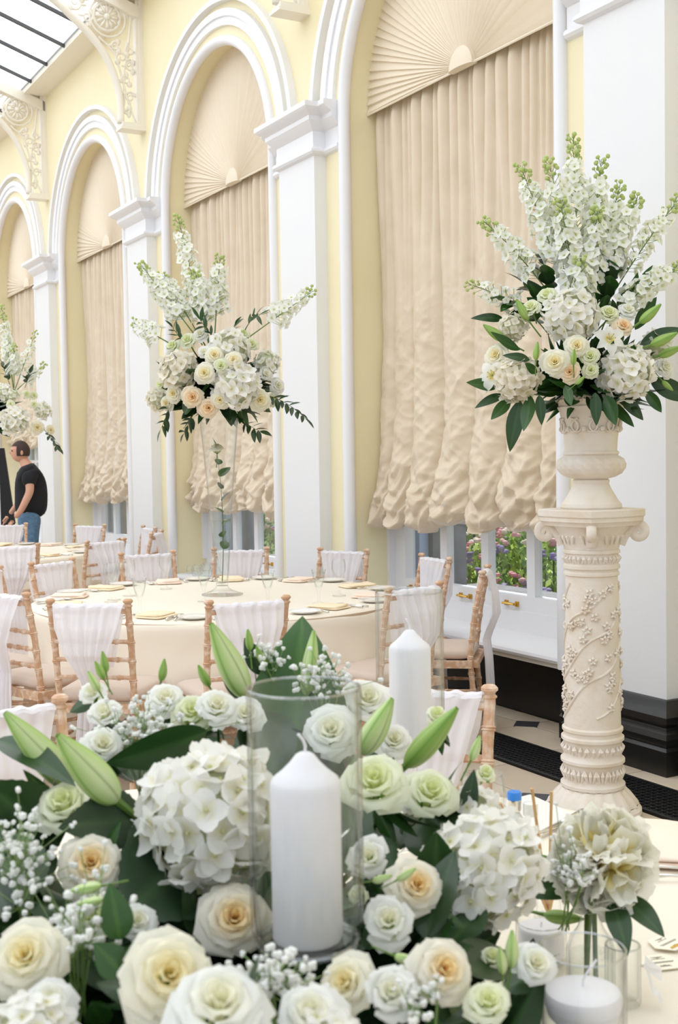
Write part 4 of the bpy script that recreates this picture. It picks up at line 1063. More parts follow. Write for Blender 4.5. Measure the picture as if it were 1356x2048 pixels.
# ------------------------------------------------------------------ front flower mound
FG = 'blooms in the front flower mound'
R0 = [  # x, y, radius px, distance, kind, facing, label
 (130, 1608, 68, 1.62, 'green', (-.3, .9), 'cream-white open rose just below the two lily buds at the left'),
 (182, 1728, 66, 1.50, 'garden', (.0, .35), 'white garden rose with yellow heart at the left, above two small green buds'),
 (52, 1912, 74, 1.25, 'cream', (-.25, .35), 'cream rose cut by the left edge, low down'),
 (182, 1832, 52, 1.40, 'green', (-.2, .4), 'greenish-white lisianthus under the two small green buds'),
 (275, 1842, 40, 1.42, 'white', (.2, .5), 'small white rose half hidden by a dark leaf at lower left'),
 (338, 1950, 92, 1.14, 'cream', (.15, .25), 'large cream rose with golden heart near the bottom edge, left of centre'),
 (438, 2010, 104, 1.05, 'white', (.1, .9), 'big pale open rose at the very bottom, left of the candle foot'),
 (468, 1838, 74, 1.46, 'garden', (.1, .3), 'round garden rose with orange heart left of the front candle base'),
 (692, 1965, 58, 1.24, 'cream', (-.5, .35), 'yellow-hearted cream rose under the foot of the front candle glass'),
 (782, 1985, 54, 1.20, 'lis', (.1, .4), 'white lisianthus at the bottom, right of the candle glass foot'),
 (778, 1840, 52, 1.38, 'lis', (-.1, .35), 'white lisianthus with green eye just right of the candle base'),
 (832, 1772, 58, 1.46, 'garden', (.35, .35), 'garden rose with yellow heart wrapped by a dark leaf'),
 (885, 1940, 66, 1.24, 'garden', (.45, .25), 'cream garden rose lower right, turned to the right'),
 (748, 1562, 74, 1.66, 'green', (.0, .7), 'large greenish-cream rose right of the front candle'),
 (862, 1585, 64, 1.72, 'green', (.3, .7), 'pale green rose in front of the rear candle'),
 (662, 1462, 58, 1.85, 'white', (.0, .5), 'white rose seen through the front candle glass'),
 (331, 1397, 42, 1.86, 'white', (.0, .9), 'tall white lisianthus standing above the left of the mound'),
 (385, 1424, 48, 1.84, 'green', (.0, .8), 'yellow-green rose among the white ones behind the hydrangea'),
 (434, 1412, 44, 1.82, 'white', (.25, .8), 'white ruffled rose right of the yellow-green rose'),
 (492, 1428, 40, 1.84, 'white', (.0, .6), 'white rose behind the left rim of the front candle glass'),
 (208, 1424, 33, 1.84, 'lis', (-.3, .7), 'small white lisianthus low on the bud stem at the left'),
 (184, 1384, 28, 1.90, 'lis', (-.4, .7), 'small white lisianthus high on the bud stem at the left'),
 (977, 2003, 52, 1.22, 'green', (.1, .8), 'round greenish-white rose at the bottom right of the mound'),
 (1072, 1928, 46, 1.38, 'white', (.35, .45), 'white rose in front of the small votive candle'),
 (874, 1428, 34, 1.90, 'bud', (.2, .9), 'white rose bud in front of the rear candle'),
 (972, 1545, 31, 1.86, 'bud', (.3, .6), 'small lisianthus standing right of the pale green rose'),
 (985, 1912, 36, 1.46, 'bud', (.2, .7), 'half-open white bud behind two green buds at lower right'),
 (735, 1398, 52, 2.00, 'white', (.2, .7), 'white rose between the two candle glasses'),
 (787, 1480, 40, 1.98, 'white', (.2, .5), 'white rose low behind the right-hand lily bud'),
 (738, 1712, 42, 1.52, 'lis', (-.1, .3), 'greenish lisianthus beside the glass wall, right of the candle'),
 (716, 1790, 32, 1.50, 'bud', (-.2, .2), 'half-open lisianthus behind the right side of the candle base'),
 (206, 1490, 44, 1.74, 'white', (.2, .6), 'white rose behind the two lily buds at the left'),
 (100, 2005, 54, 1.18, 'white', (.0, .4), 'white rose at the bottom left corner, in front'),
 (622, 2030, 74, 1.10, 'white', (.1, .8), 'white frilled rose at the bottom edge under the candle'),
 (825, 1600, 30, 1.78, 'white', (.1, .5), 'small white rose tucked between the two greenish roses')]
for x, y, rp, d, kd, (fx, fy), lb in R0:
    bloom(kd, at(x, y, d), rp*d/FPX, face(x, y, fx, fy), lb, {'lis': 'lisianthus', 'bud': 'flower bud'}.get(kd, 'rose'), FG)
hydrangea(at(425, 1640, 1.56), 152*1.52/FPX, 'big white hydrangea head left of the front candle', 92, face(425, 1640, .1, .7), (1, 1, .95), .36, group=FG, seed=1)
hydrangea(at(966, 1742, 1.62), 112*1.60/FPX, 'tall white hydrangea head at the right of the mound', 80, face(985, 1745, .4, .8), (1, 1.25, 1), .38, group=FG, seed=2)
hydrangea(at(945, 1640, 1.78), 70*1.7/FPX, 'white hydrangea head behind the tall one at the right', 46, face(958, 1600, .3, .9), (1, 1, 1), .42, group=FG, seed=5)
hydrangea(at(60, 2080, 1.12), 90*1.12/FPX, 'white hydrangea cut by the bottom edge at the left', 50, face(80, 2048, 0, .9), (1, 1, 1), .42, group=FG, seed=3)
hydrangea(at(650, 2120, 1.08), 90*1.08/FPX, 'white hydrangea cut by the bottom edge at the centre', 46, face(650, 2048, 0, .9), (1, 1, 1), .42, group=FG, seed=4)
for (bx, by, bd), (tx, ty, td), lb, ws, me in [
  ((150, 1575, 1.70), (2, 1432, 1.66), 'rear striped green lily bud pointing left at the left edge', .95, LB), ((232, 1600, 1.58), (106, 1478, 1.52), 'front striped green lily bud, lower of the pair at the left', 1.15, LB),
  ((492, 1392, 1.94), (414, 1252, 1.90), 'upright striped lily bud rising left of the big leaf', 1.05, LB), ((612, 1390, 2.0), (633, 1262, 2.0), 'slim green lily bud just right of the big leaf', .85, LB),
  ((722, 1506, 1.80), (788, 1402, 1.78), 'striped lily bud between the two candle glasses', 1.25, LB), ((812, 1532, 1.82), (918, 1422, 1.78), 'bright green lily bud leaning right below the rear candle', .95, LB2),
  ((1075, 1710, 1.9), (1000, 1690, 1.9), 'pale green lily bud lying behind the right hydrangea', 1.0, LB), ((1090, 1830, 1.85), (1165, 1842, 1.8), 'green lily bud behind the votive candle', 1.0, LB2)]:
    lily_bud(at(bx, by, bd), at(tx, ty, td), lb, ws, me, group=FG)
SB = 'small green buds in the front mound'
for (bx, by), (tx, ty), d, lb in [((198, 1382), (176, 1342), 1.88, 'lowest of three slim green buds on the left stem'), ((208, 1358), (190, 1322), 1.90, 'middle of three slim green buds on the left stem'), ((212, 1345), (205, 1302), 1.92, 'topmost of three slim green buds on the left stem'),
  ((322, 1362), (330, 1318), 1.95, 'single green bud standing above the white lisianthus'), ((500, 1300), (496, 1258), 1.98, 'pale green bud left of the big leaf tip'), ((418, 1372), (396, 1330), 1.95, 'small green bud below the upright lily bud'),
  ((202, 1772), (140, 1782), 1.36, 'upper of two small green buds lying over the left lisianthus'), ((204, 1800), (155, 1808), 1.34, 'lower of two small green buds lying over the left lisianthus'),
  ((745, 1762), (785, 1752), 1.42, 'left green bud under the greenish lisianthus'), ((795, 1760), (832, 1738), 1.42, 'right green bud under the greenish lisianthus'), ((790, 1912), (842, 1930), 1.26, 'green bud beside the bottom lisianthus'),
  ((942, 1520), (962, 1472), 1.86, 'green bud above the small lisianthus at the right'), ((1005, 1948), (1000, 1892), 1.36, 'left of two green buds before the votive candle'), ((1022, 1935), (1028, 1862), 1.38, 'right of two green buds before the votive candle'),
  ((530, 1330), (512, 1292), 2.0, 'little bud among the sprig left of the big leaf'), ((30, 1590), (8, 1562), 1.7, 'green bud at the left edge by the serrated leaf')]:
    lily_bud(at(bx, by, d), at(tx, ty, d), lb, 1.25, LB2 if by < 1380 else LB, cat='flower bud', group=SB)
for (bx, by, bd), (tx, ty, td), kd, roll, v, ws, lb in [
  ((585, 1600, 1.95), (604, 1222, 2.02), 'smooth', 2.9, 0, .92, 'broad upright green leaf standing behind the front candle glass'), ((120, 1690, 1.66), (-40, 1560, 1.6), 'broad', 2.4, 1, 1.0, 'broad serrated leaf at the left edge'),
  ((290, 1640, 1.62), (150, 1640, 1.5), 'broad', 2.6, 0, .8, 'dark leaf curling under the front lily bud'), ((400, 1700, 1.60), (270, 1800, 1.44), 'broad', 2.6, 0, 1.25, 'large bluish-green leaf below the big hydrangea'),
  ((415, 1462, 1.78), (238, 1540, 1.68), 'lance', 1.2, 0, 1.5, 'long dark leaf lying left above the big hydrangea'), ((872, 1800, 1.56), (872, 1652, 1.52), 'broad', 3.0, 1, .8, 'serrated leaf standing left of the tall right hydrangea'),
  ((850, 1880, 1.44), (905, 1690, 1.50), 'smooth', 2.0, 1, .8, 'dark curled leaf hugging the garden rose at the right'), ((240, 1880, 1.30), (222, 1770, 1.30), 'smooth', 3.0, 0, 1.0, 'green leaf crossing the small white rose at lower left'),
  ((250, 1950, 1.28), (190, 1885, 1.28), 'smooth', 2.8, 0, 1.3, 'green leaf spreading left under the lisianthus at lower left'), ((262, 1955, 1.28), (292, 1870, 1.28), 'smooth', 3.2, 0, 1.2, 'green leaf spreading right under the lisianthus at lower left'),
  ((-10, 1480, 1.72), (130, 1520, 1.60), 'lance', 2.2, 0, 1.0, 'narrow dark leaf across the rear lily bud'), ((480, 1400, 1.98), (455, 1290, 2.0), 'smooth', 3.0, 1, .8, 'small dark leaf behind the upright lily bud'),
  ((525, 1350, 2.02), (490, 1275, 2.02), 'smooth', 2.9, 1, .9, 'dark leaf left of the big upright leaf'), ((930, 1640, 1.75), (948, 1540, 1.75), 'smooth', 3.0, 1, .7, 'dark leaf beside the small lisianthus at the right'),
  ((110, 1600, 1.72), (0, 1690, 1.55), 'smooth', 2.4, 1, .9, 'dark leaf below the serrated leaf at the left')]:
    leaf_thing(at(bx, by, bd), at(tx, ty, td), kd, lb, roll, v, ws)
for x, y, d, rad, n, sc, lb in [(285, 1480, 1.80, .07, 150, (1, 1, .9), "baby's breath between the lily buds and the big hydrangea"), (520, 1322, 2.02, .04, 50, (1, 1, 1), "baby's breath left of the big upright leaf"),
  (650, 1375, 1.95, .06, 90, (1, 1, .9), "baby's breath inside the outline of the front candle rim"), (48, 1748, 1.46, .07, 120, (.8, .8, 1.2), "baby's breath at the left edge, mid height"),
  (158, 1890, 1.34, .06, 110, (1, 1, 1.1), "baby's breath right of the left-edge cream rose"), (560, 1978, 1.20, .055, 100, (1.2, 1, .7), "baby's breath below the foot of the front candle"), (855, 2020, 1.2, .04, 50, (1, 1, .8), "baby's breath low at the bottom right"),
  (1135, 1745, 1.78, .05, 60, (.8, .8, 1.2), "baby's breath in the little bottle beside the peony")]:
    breath(at(x, y, d), rad, lb, n, .0048, int(x), sc)
# moss and leaf bed under the blooms
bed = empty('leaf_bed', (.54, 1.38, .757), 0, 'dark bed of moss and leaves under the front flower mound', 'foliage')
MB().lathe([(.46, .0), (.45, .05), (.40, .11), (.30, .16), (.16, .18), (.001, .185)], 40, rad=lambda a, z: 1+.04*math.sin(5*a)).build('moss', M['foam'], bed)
rnd = random.Random(12); bc = Vector((.54, 1.38, .757)); keep = [on_z(1165, 2190, .757), on_z(1182, 1985, .757), on_z(1082, 1920, .757), on_z(1246, 2004, .757)]; hp = at(616, 1890, 1.4); hp2 = at(822, 1495, 2.36)
def bedleaf(p, d, l, kinds=('smooth', 'broad', 'lance')):
    for h_ in (hp, hp2):
        e_ = p+d.normalized()*l*.6
        if (Vector((e_.x, e_.y))-Vector((h_.x, h_.y))).length < .10 or (Vector((p.x, p.y))-Vector((h_.x, h_.y))).length < .085: return
    for h_ in keep:
        if (Vector((e_.x, e_.y))-Vector((h_.x, h_.y))).length < .13: return
    for f_ in (.35, .7, 1.0):
        m_ = p+d.normalized()*l*f_-EYEP; dz = m_.dot(CF); mx_, my_ = 678+FPX*m_.dot(CR)/dz, 1024-FPX*m_.dot(CU)/dz
        for x, y, rp, d2, *_r in R0:
            if d2 > dz-.03 and math.hypot(mx_-x, my_-y) < rp*.85: return
    kd = rnd.choice(kinds); link('leaf', LF[kd][-1], bed, orient(p-bc, d, rnd.uniform(-1, 1)+PI, l))
for i in range(230):
    a = i*2.39996; q = math.sqrt((i+.5)/230)*.47; z = .20*(1-(q/.50)**2)
    d = Vector((math.cos(a)*(.4+q), math.sin(a)*(.4+q), .7))+Vector((rnd.gauss(0, .35), rnd.gauss(0, .35), rnd.gauss(0, .2)))
    bedleaf(bc+Vector((q*math.cos(a), q*math.sin(a), z)), d, rnd.uniform(.09, .15))
for x, y, rp, d_, kd, ff, lb in R0:
    p = at(x, y, d_); r_ = rp*d_/FPX
    for m in range(4):
        a = rnd.uniform(0, 6.28); q = face(x, y, 0, 0)
        dd = (CR*math.cos(a)+CU*math.sin(a))*1.0+q*.15+Vector((0, 0, .1))
        if y < 1450: dd.z = -abs(dd.z)-.4
        bedleaf(p-q*r_*.9-Vector((0, 0, r_*.5)), dd, r_*rnd.uniform(1.4, 2.1))

for i, ((bx, by, bd), (tx, ty, td), kd) in enumerate([((730, 1690, 1.72), (690, 1620, 1.78), 'broad'), ((800, 1700, 1.70), (770, 1640, 1.76), 'smooth'), ((850, 1720, 1.66), (890, 1650, 1.74), 'broad'), ((760, 1760, 1.62), (720, 1690, 1.7), 'broad'), ((820, 1700, 1.72), (850, 1640, 1.8), 'smooth'), ((905, 1720, 1.72), (930, 1630, 1.8), 'broad'),
    ((60, 1800, 1.5), (0, 1700, 1.56), 'broad'), ((90, 1760, 1.56), (40, 1690, 1.62), 'smooth'), ((20, 1830, 1.45), (-20, 1760, 1.5), 'smooth'), ((250, 1560, 1.84), (300, 1490, 1.92), 'smooth'), ((370, 1500, 1.9), (420, 1450, 1.95), 'broad'), ((560, 1560, 1.85), (520, 1460, 1.95), 'broad'), ((640, 1580, 1.85), (680, 1500, 1.95), 'smooth'), ((700, 1640, 1.80), (660, 1560, 1.9), 'broad'),
    ((900, 1890, 1.5), (950, 1830, 1.55), 'broad'), ((940, 1950, 1.42), (1000, 1900, 1.5), 'smooth'), ((690, 1880, 1.5), (650, 1800, 1.6), 'broad'), ((730, 1900, 1.46), (700, 1850, 1.5), 'smooth')]):
    p0, p1_ = at(bx, by, bd), at(tx, ty, td); dv = p1_-p0; z_ = dv.normalized(); n_ = (EYEP-p0).normalized()+Vector((0, 0, .5)); y_ = (n_-z_*n_.dot(z_)).normalized(); L_f = dv.length*1.35
    link('leaf', LF[kd][-1], bed, Matrix.Translation(p0-bc) @ Matrix((y_.cross(z_), y_, z_)).transposed().to_4x4() @ Matrix.Rotation(.5*math.sin(i*2.1), 4, 'Z') @ Matrix.Diagonal((L_f*1.1, L_f, L_f, 1)))

# ------------------------------------------------------------------ candle glasses
def hurricane(pos, lab, clab):
    t = empty('candle_glass', (pos.x, pos.y, .757), 0, lab, 'candle glass', 'footed candle glasses'); h = pos.z-.757
    b = MB(); b.lathe([(.001, .0), (.055, .0), (.056, .004), (.03, .012), (.014, .03), (.012, h-.03), (.03, h-.008), (.04, h-.001), (.001, h-.0005)], 32); b.build('stem', M['vglass'], t)
    b = MB(); b.lathe([(.001, h), (.045, h), (.058, h+.006), (.0655, h+.02), (.0665, h+.05), (.0665, h+.300), (.0655, h+.303), (.0635, h+.303), (.0628, h+.30), (.0628, h+.05), (.061, h+.022), (.052, h+.010), (.001, h+.008)], 56); b.build('cylinder', M['vglass'], t)
    MB().tube([(.065*math.cos(2*PI*i/64), .065*math.sin(2*PI*i/64), h+.303) for i in range(65)], .0016, 8, caps=False).build('rim', M['rim'], t)
    MB().tube([(.058*math.cos(2*PI*i/64), .058*math.sin(2*PI*i/64), h+.006) for i in range(65)], .0045, 8, caps=False).build('base_ring', M['rim'], t)
    c = empty('pillar_candle', (pos.x, pos.y, pos.z+.0085), 0, clab, 'candle', 'pillar candles')
    b = MB(); b.lathe([(.001, 0), (.039, 0), (.041, .004), (.041, .178), (.0405, .184), (.038, .189), (.028, .197), (.018, .207), (.011, .216), (.007, .2185), (.001, .2195)], 48); b.build('body', M['wax'], c)
    b = MB(); b.tube([(0, 0, .215), (.001, 0, .226), (-.002, 0, .234), (-.008, 0, .241)], .0018, 6); b.build('wick', M['wax'], c)
P1 = at(616, 1890, 1.4); P2_ = at(822, 1495, 2.36)
hurricane(P1, 'clear footed candle glass standing in the front of the flowers', 'white pillar candle in the front candle glass')
hurricane(Vector((P2_.x, P2_.y, P1.z)), 'clear footed candle glass further back behind the flowers', 'white pillar candle in the rear candle glass')

# ------------------------------------------------------------------ things on the front table
TZ = .7575
def cyl_glass(name, p, r, h, lab, cat, par=None):
    t = empty(name, p, 0, lab, cat); MB().lathe([(.001, .0), (r*.97, .0), (r, .004), (r, h-.002), (r-.0012, h), (r-.003, h), (r-.0035, h-.004), (r-.0035, .010), (.001, .008)], 48).build('cylinder', M['vglass'], t); MB().tube([((r-.0015)*math.cos(2*PI*i/56), (r-.0015)*math.sin(2*PI*i/56), h) for i in range(57)], .0016, 8, caps=False).build('rim', M['rim'], t); return t
fp = at(1165, 1898, 1.5); fh = fp.z-TZ; fp.z = TZ
t = cyl_glass('floating_candle_vase', fp, .0545, fh, 'clear glass cylinder with a floating candle at the bottom right', 'vase')
MB().lathe([(.001, .010), (.0505, .010), (.0505, fh-.072), (.001, fh-.072)], 40).build('water', M['water'], t)
c = empty('floating_candle', (fp.x, fp.y, TZ+fh-.095), 0, 'wide white floating candle in the glass cylinder', 'candle')
MB().lathe([(.001, 0), (.032, 0), (.044, .012), (.0485, .028), (.049, .036), (.046, .042), (.03, .046), (.001, .047)], 44).build('body', M['wax'], c)
MB().tube([(0, 0, .045), (.003, .002, .055), (.002, -.004, .064), (.008, -.008, .074), (.014, -.01, .082)], .0017, 6).build('wick', M['wax'], c)
vp = at(1082, 1848, 1.9); vp.z = TZ
t = cyl_glass('votive_glass', vp, .040, .062, 'small clear votive glass holding a white tealight', 'votive glass')
c = empty('tealight', (vp.x, vp.y, TZ+.009), 0, 'white tealight candle in the small votive glass', 'candle')
MB().lathe([(.001, 0), (.0355, 0), (.0355, .042), (.033, .045), (.001, .044)], 36).build('body', M['wax'], c); MB().tube([(0, 0, .043), (.001, 0, .052)], .0015, 6).build('wick', M['wax'], c)
sp = on_z(1246, 2004, TZ); t = cyl_glass('shot_glass', sp, .026, .085, 'narrow clear glass behind the floating candle vase', 'glass')
b = MB(); b.grid(8, 20, lambda u, v: (.030+.05*v*.5, (u-.5)*.02, .06-.055*v+.006*math.sin(v*9))); b.grid(8, 12, lambda u, v: (.03+.02*v, .01+.03*v, .06-.03*v+(u-.5)*.02))
o = b.build('ribbon', M['chiffon'], None, mtx=Matrix.Translation(sp) @ Matrix.Rotation(-.9, 4, 'Z')); setp(o, 'white sheer ribbon beside the narrow clear glass', 'ribbon')
bp = on_z(1182, 1985, TZ)
t = empty('bottle_vase', bp, 0, 'small clear bottle holding the peony', 'bottle vase')
MB().lathe([(.001, 0), (.034, 0), (.036, .004), (.036, .065), (.030, .085), (.018, .10), (.0155, .115), (.0155, .14), (.018, .145), (.0165, .145), (.0135, .138), (.0135, .112), (.027, .084), (.033, .065), (.033, .01), (.001, .006)], 32).build('bottle', M['vglass'], t)
MB().lathe([(.001, .008), (.032, .01), (.032, .06), (.001, .06)], 28).build('water', M['water'], t)
pp = at(1204, 1722, 1.80)
pe = bloom('peony', pp, .074, face(1204, 1722, -.05, .25), 'large white peony with yellow heart in the little bottle', 'peony')
b = MB()
for q in range(4): b.tube([Vector((bp.x, bp.y, TZ+.012))+Vector((.01*math.cos(q*1.6), .01*math.sin(q*1.6), 0)), Vector((bp.x, bp.y, TZ+.14))+Vector((.006*math.cos(q*2), .006*math.sin(q*2), 0)), pp+Vector((0, 0, -.03))], .004, 6, col=lin((104, 124, 64)))
b.v = [tuple(pe.matrix_basis.inverted() @ Vector(v)) for v in b.v]; o = b.build('stems', M['leaf'], pe)
for (bx, by, bd), (tx, ty, td), lb, ro in [((1240, 1790, 1.8), (1325, 1850, 1.72), 'long dark peony leaf pointing right', 2.2), ((1225, 1800, 1.78), (1252, 1890, 1.70), 'dark peony leaf hanging down behind the floating candle', 2.9), ((1250, 1770, 1.85), (1306, 1806, 1.85), 'short peony leaf furthest right', 2.4), ((1160, 1765, 1.85), (1062, 1780, 1.8), 'dark leaf left of the peony bottle', 2.8)]:
    leaf_thing(at(bx, by, bd), at(tx, ty, td), 'lance', lb, ro, 0, 1.6)
# cards
def hexcard(p, r, rz, lab, marks=True):
    t = empty('favour_card', p, rz, lab, 'card', 'hexagonal cards')
    MB().prism([(r*math.cos(PI/3*i), r*math.sin(PI/3*i)*.9) for i in range(6)], 0, .0012).build('card', M['card'], t, smooth=False)
    b = MB()
    for y_, w_ in ((.3, .35), (-.02, .62), (-.10, .55), (-.42, .25)): b.box(-w_*r, w_*r, y_*r-.0007, y_*r+.0007, .0012, .0015)
    for s in (1, -1):
        for q in range(3): b.box(-.3*r+q*.12*r, .3*r-q*.12*r, s*(.5-.0*q)*r-.0005-q*.002*s-.0, s*.5*r+.0005-q*.002*s, .0012, .0015)
    b.build('print', M['ink'], t, smooth=False)
    return t
cp = on_z(1322, 1925, TZ); hexcard(cp, .034, -.3, 'front hexagonal cream card with printed lines and a gold stripe')
cp2 = on_z(1335, 1888, TZ+.001); tt = hexcard(cp2+Vector((0, 0, .0016)), .034, .2, 'rear hexagonal cream card overlapping the front one')
b = MB(); b.box(-.02, .02, -.0022, .0022, 0, .001); b.build('gold_stripe', M['gold'], tt, mtx=Matrix.Translation((.004, -.018, .0016)))
# reed diffuser, miniature bottle, paper, cutlery, napkin, wine glass
rp = on_z(1098, 1838, TZ)
t = empty('reed_diffuser', rp, 0, 'reed diffuser with bare wooden sticks behind the right hydrangea', 'reed diffuser')
MB().lathe([(.001, 0), (.024, 0), (.026, .004), (.026, .03), (.018, .04), (.010, .046), (.010, .058), (.012, .06), (.008, .06), (.008, .046), (.02, .034), (.022, .008), (.001, .006)], 24).build('bottle', M['glass'], t)
for x, y, d in [(1000, 1606, 1.98), (1064, 1577, 2.02), (1103, 1583, 2.0), (1052, 1640, 2.06), (1125, 1700, 1.95)]:
    MB().tube([Vector((0, 0, .008))+(at(x, y, d)-rp)*.02, at(x, y, d)-rp], .0028, 6).build('reed', M['reed'], t)
mp = on_z(1030, 1740, TZ)
t = empty('miniature_bottle', mp, 0, 'small frosted bottle with a blue-topped silver cap', 'bottle')
MB().lathe([(.001, 0), (.021, 0), (.022, .004), (.022, .085), (.018, .10), (.011, .112), (.010, .125), (.001, .125)], 24).build('bottle', M['label'], t)
c_ = MB().lathe([(.0115, .115), (.0135, .118), (.0135, .15), (.012, .153), (.001, .153)], 24).build('cap', M['silver'], t)
MB().lathe([(.0138, .138), (.0138, .1505), (.012, .1535), (.001, .1537)], 24).build('cap_band', M['blue'], c_)
kp = on_z(1062, 1745, TZ)
t = empty('cork_bottle', kp, 0, 'tiny bottle with a pale stopper beside the blue-capped one', 'bottle')
MB().lathe([(.001, 0), (.018, 0), (.019, .004), (.019, .08), (.011, .10), (.010, .115), (.001, .115)], 24).build('bottle', M['glass'], t)
MB().lathe([(.011, .11), (.0145, .112), (.0145, .135), (.001, .137)], 20).build('stopper', M['label'], t)
q = [on_z(x, y, TZ) for x, y in ((1005, 1606), (1060, 1592), (1145, 1630), (1075, 1668))]
o = MB().prism([(p.x, p.y) for p in q], TZ, TZ+.004).build('menu_card', M['china'], None, smooth=False); setp(o, 'white paper menu lying at the far edge of the front table', 'menu')
for x, y, rz, kd, lb in [(1085, 1672, .3, 'spoon', 'spoon lying by the white menu on the front table'), (1125, 1650, .4, 'knife', 'knife lying by the white menu on the front table'), (1322, 1742, -.6, 'spoon', 'spoon under the pink napkin at the right edge'), (1340, 1760, -.6, 'fork', 'fork under the pink napkin at the right edge')]:
    o = link(kd, CUT[kd], None, Matrix.Translation(on_z(x, y, TZ+.001)) @ Matrix.Rotation(rz+PI/2, 4, 'Z')); setp(o, lb, kd)
o = link('napkin', NAP[0], None, Matrix.Translation(on_z(1342, 1700, TZ)) @ Matrix.Rotation(-.7, 4, 'Z') @ Matrix.Scale(1.25, 4)); setp(o, 'folded pink napkin at the right edge of the front table', 'napkin')
o = link('wine_glass', WINE, None, Matrix.Translation(on_z(968, 1790, TZ)) @ Matrix.Scale(1.15, 4)); setp(o, 'wine glass half hidden behind the right hydrangea', 'glass')

# ------------------------------------------------------------------ urn arrangement
UG = 'blooms in the urn arrangement'
UC = Vector((PC.x, PC.y, 1.90)); UD = (UC-EYEP).dot(CF)
greenery(UC+Vector((0, 0, -.03)), .27, .21, 150, 'dark glossy leaves filling the urn arrangement', 21, .15, ('lance', 'smooth', 'lance'), -.75, .85)
def uface(p, c, k=.7): return ((p-c).normalized()*k-CF*.6+Vector((0, 0, .15))).normalized()
for x, y, rp, dd, n, lb in [(1142, 633, 56, -.12, 60, 'white hydrangea at the centre top of the urn flowers'), (1035, 758, 48, -.10, 56, 'white hydrangea low on the left of the urn flowers'), (1251, 746, 58, -.14, 64, 'largest white hydrangea low on the right of the urn flowers'), (1027, 655, 30, -.02, 36, 'small white hydrangea at the upper left of the urn flowers'), (1310, 690, 30, .0, 30, 'white hydrangea at the far right of the urn flowers')]:
    d = UD+dd-.06; p = at(x, y, d); hydrangea(p, rp*d/FPX*1.0, lb, n, uface(p, UC), (1, 1, 1.05), .36, HF if x > 1100 else HF2, UG, seed=x)
for x, y, rp, dd, kd, lb in [(1095, 590, 22, -.06, 'green', 'upper cream rose left of the central delphinium in the urn'), (1062, 614, 20, -.07, 'green', 'second cream rose from the top left in the urn'), (1218, 626, 22, -.10, 'green', 'greenish rose right of the central hydrangea in the urn'),
  (1256, 620, 18, -.06, 'white', 'pale rose top right of the urn roses'), (1247, 652, 19, -.12, 'peach', 'peach-hearted rose right of centre in the urn'), (1154, 692, 22, -.20, 'cream', 'cream rose under the central hydrangea in the urn'), (1110, 724, 26, -.22, 'cream', 'open cream rose at the front left in the urn'),
  (1139, 744, 20, -.22, 'peach', 'small peach rose below the open cream rose in the urn'), (1181, 712, 20, -.20, 'green', 'greenish rose at front centre in the urn'), (1182, 740, 18, -.20, 'green', 'lowest greenish rose at front centre in the urn'), (992, 710, 23, -.02, 'cream', 'cream rose at the far left of the urn'), (1330, 735, 20, -.02, 'white', 'white rose at the right picture edge in the urn')]:
    d = UD+dd-.09; p = at(x, y, d); bloom(kd, p, rp*1.08*d/FPX, uface(p, UC, .5), lb, 'rose', UG)
for x, y, rp, dd, lb in [(1219, 680, 27, -.17, 'open white lily above the big right hydrangea in the urn'), (986, 752, 27, -.04, 'open white lily at the lower left in the urn')]:
    d = UD+dd-.09; p = at(x, y, d); bloom('lily', p, rp*d/FPX, uface(p, UC, .4), lb, 'lily', UG)
for (bx, by), (tx, ty), dd, lb in [((1056, 640), (1030, 600), -.05, 'lily bud at the upper left of the urn'), ((1008, 680), (965, 652), 0, 'lily bud at the far left of the urn'), ((1072, 720), (1074, 684), -.2, 'short lily bud beside the front cream rose in the urn'), ((1147, 730), (1147, 698), -.24, 'lily bud over the cream roses in the urn'),
  ((1152, 768), (1170, 752), -.24, 'lily bud hanging below the peach rose in the urn'), ((1280, 645), (1324, 610), -.1, 'lily bud at the upper right of the urn'), ((1302, 690), (1356, 668), -.1, 'larger lily bud at the right edge of the urn'), ((1318, 712), (1366, 694), -.05, 'lower lily bud at the right edge of the urn'), ((1325, 762), (1345, 782), -.05, 'lily bud hanging at the lower right of the urn')]:
    lily_bud(at(bx, by, UD+dd-.1), at(tx, ty, UD+dd-.12), lb, 1.2, LB2, group=UG)
ub = at(1165, 690, UD)
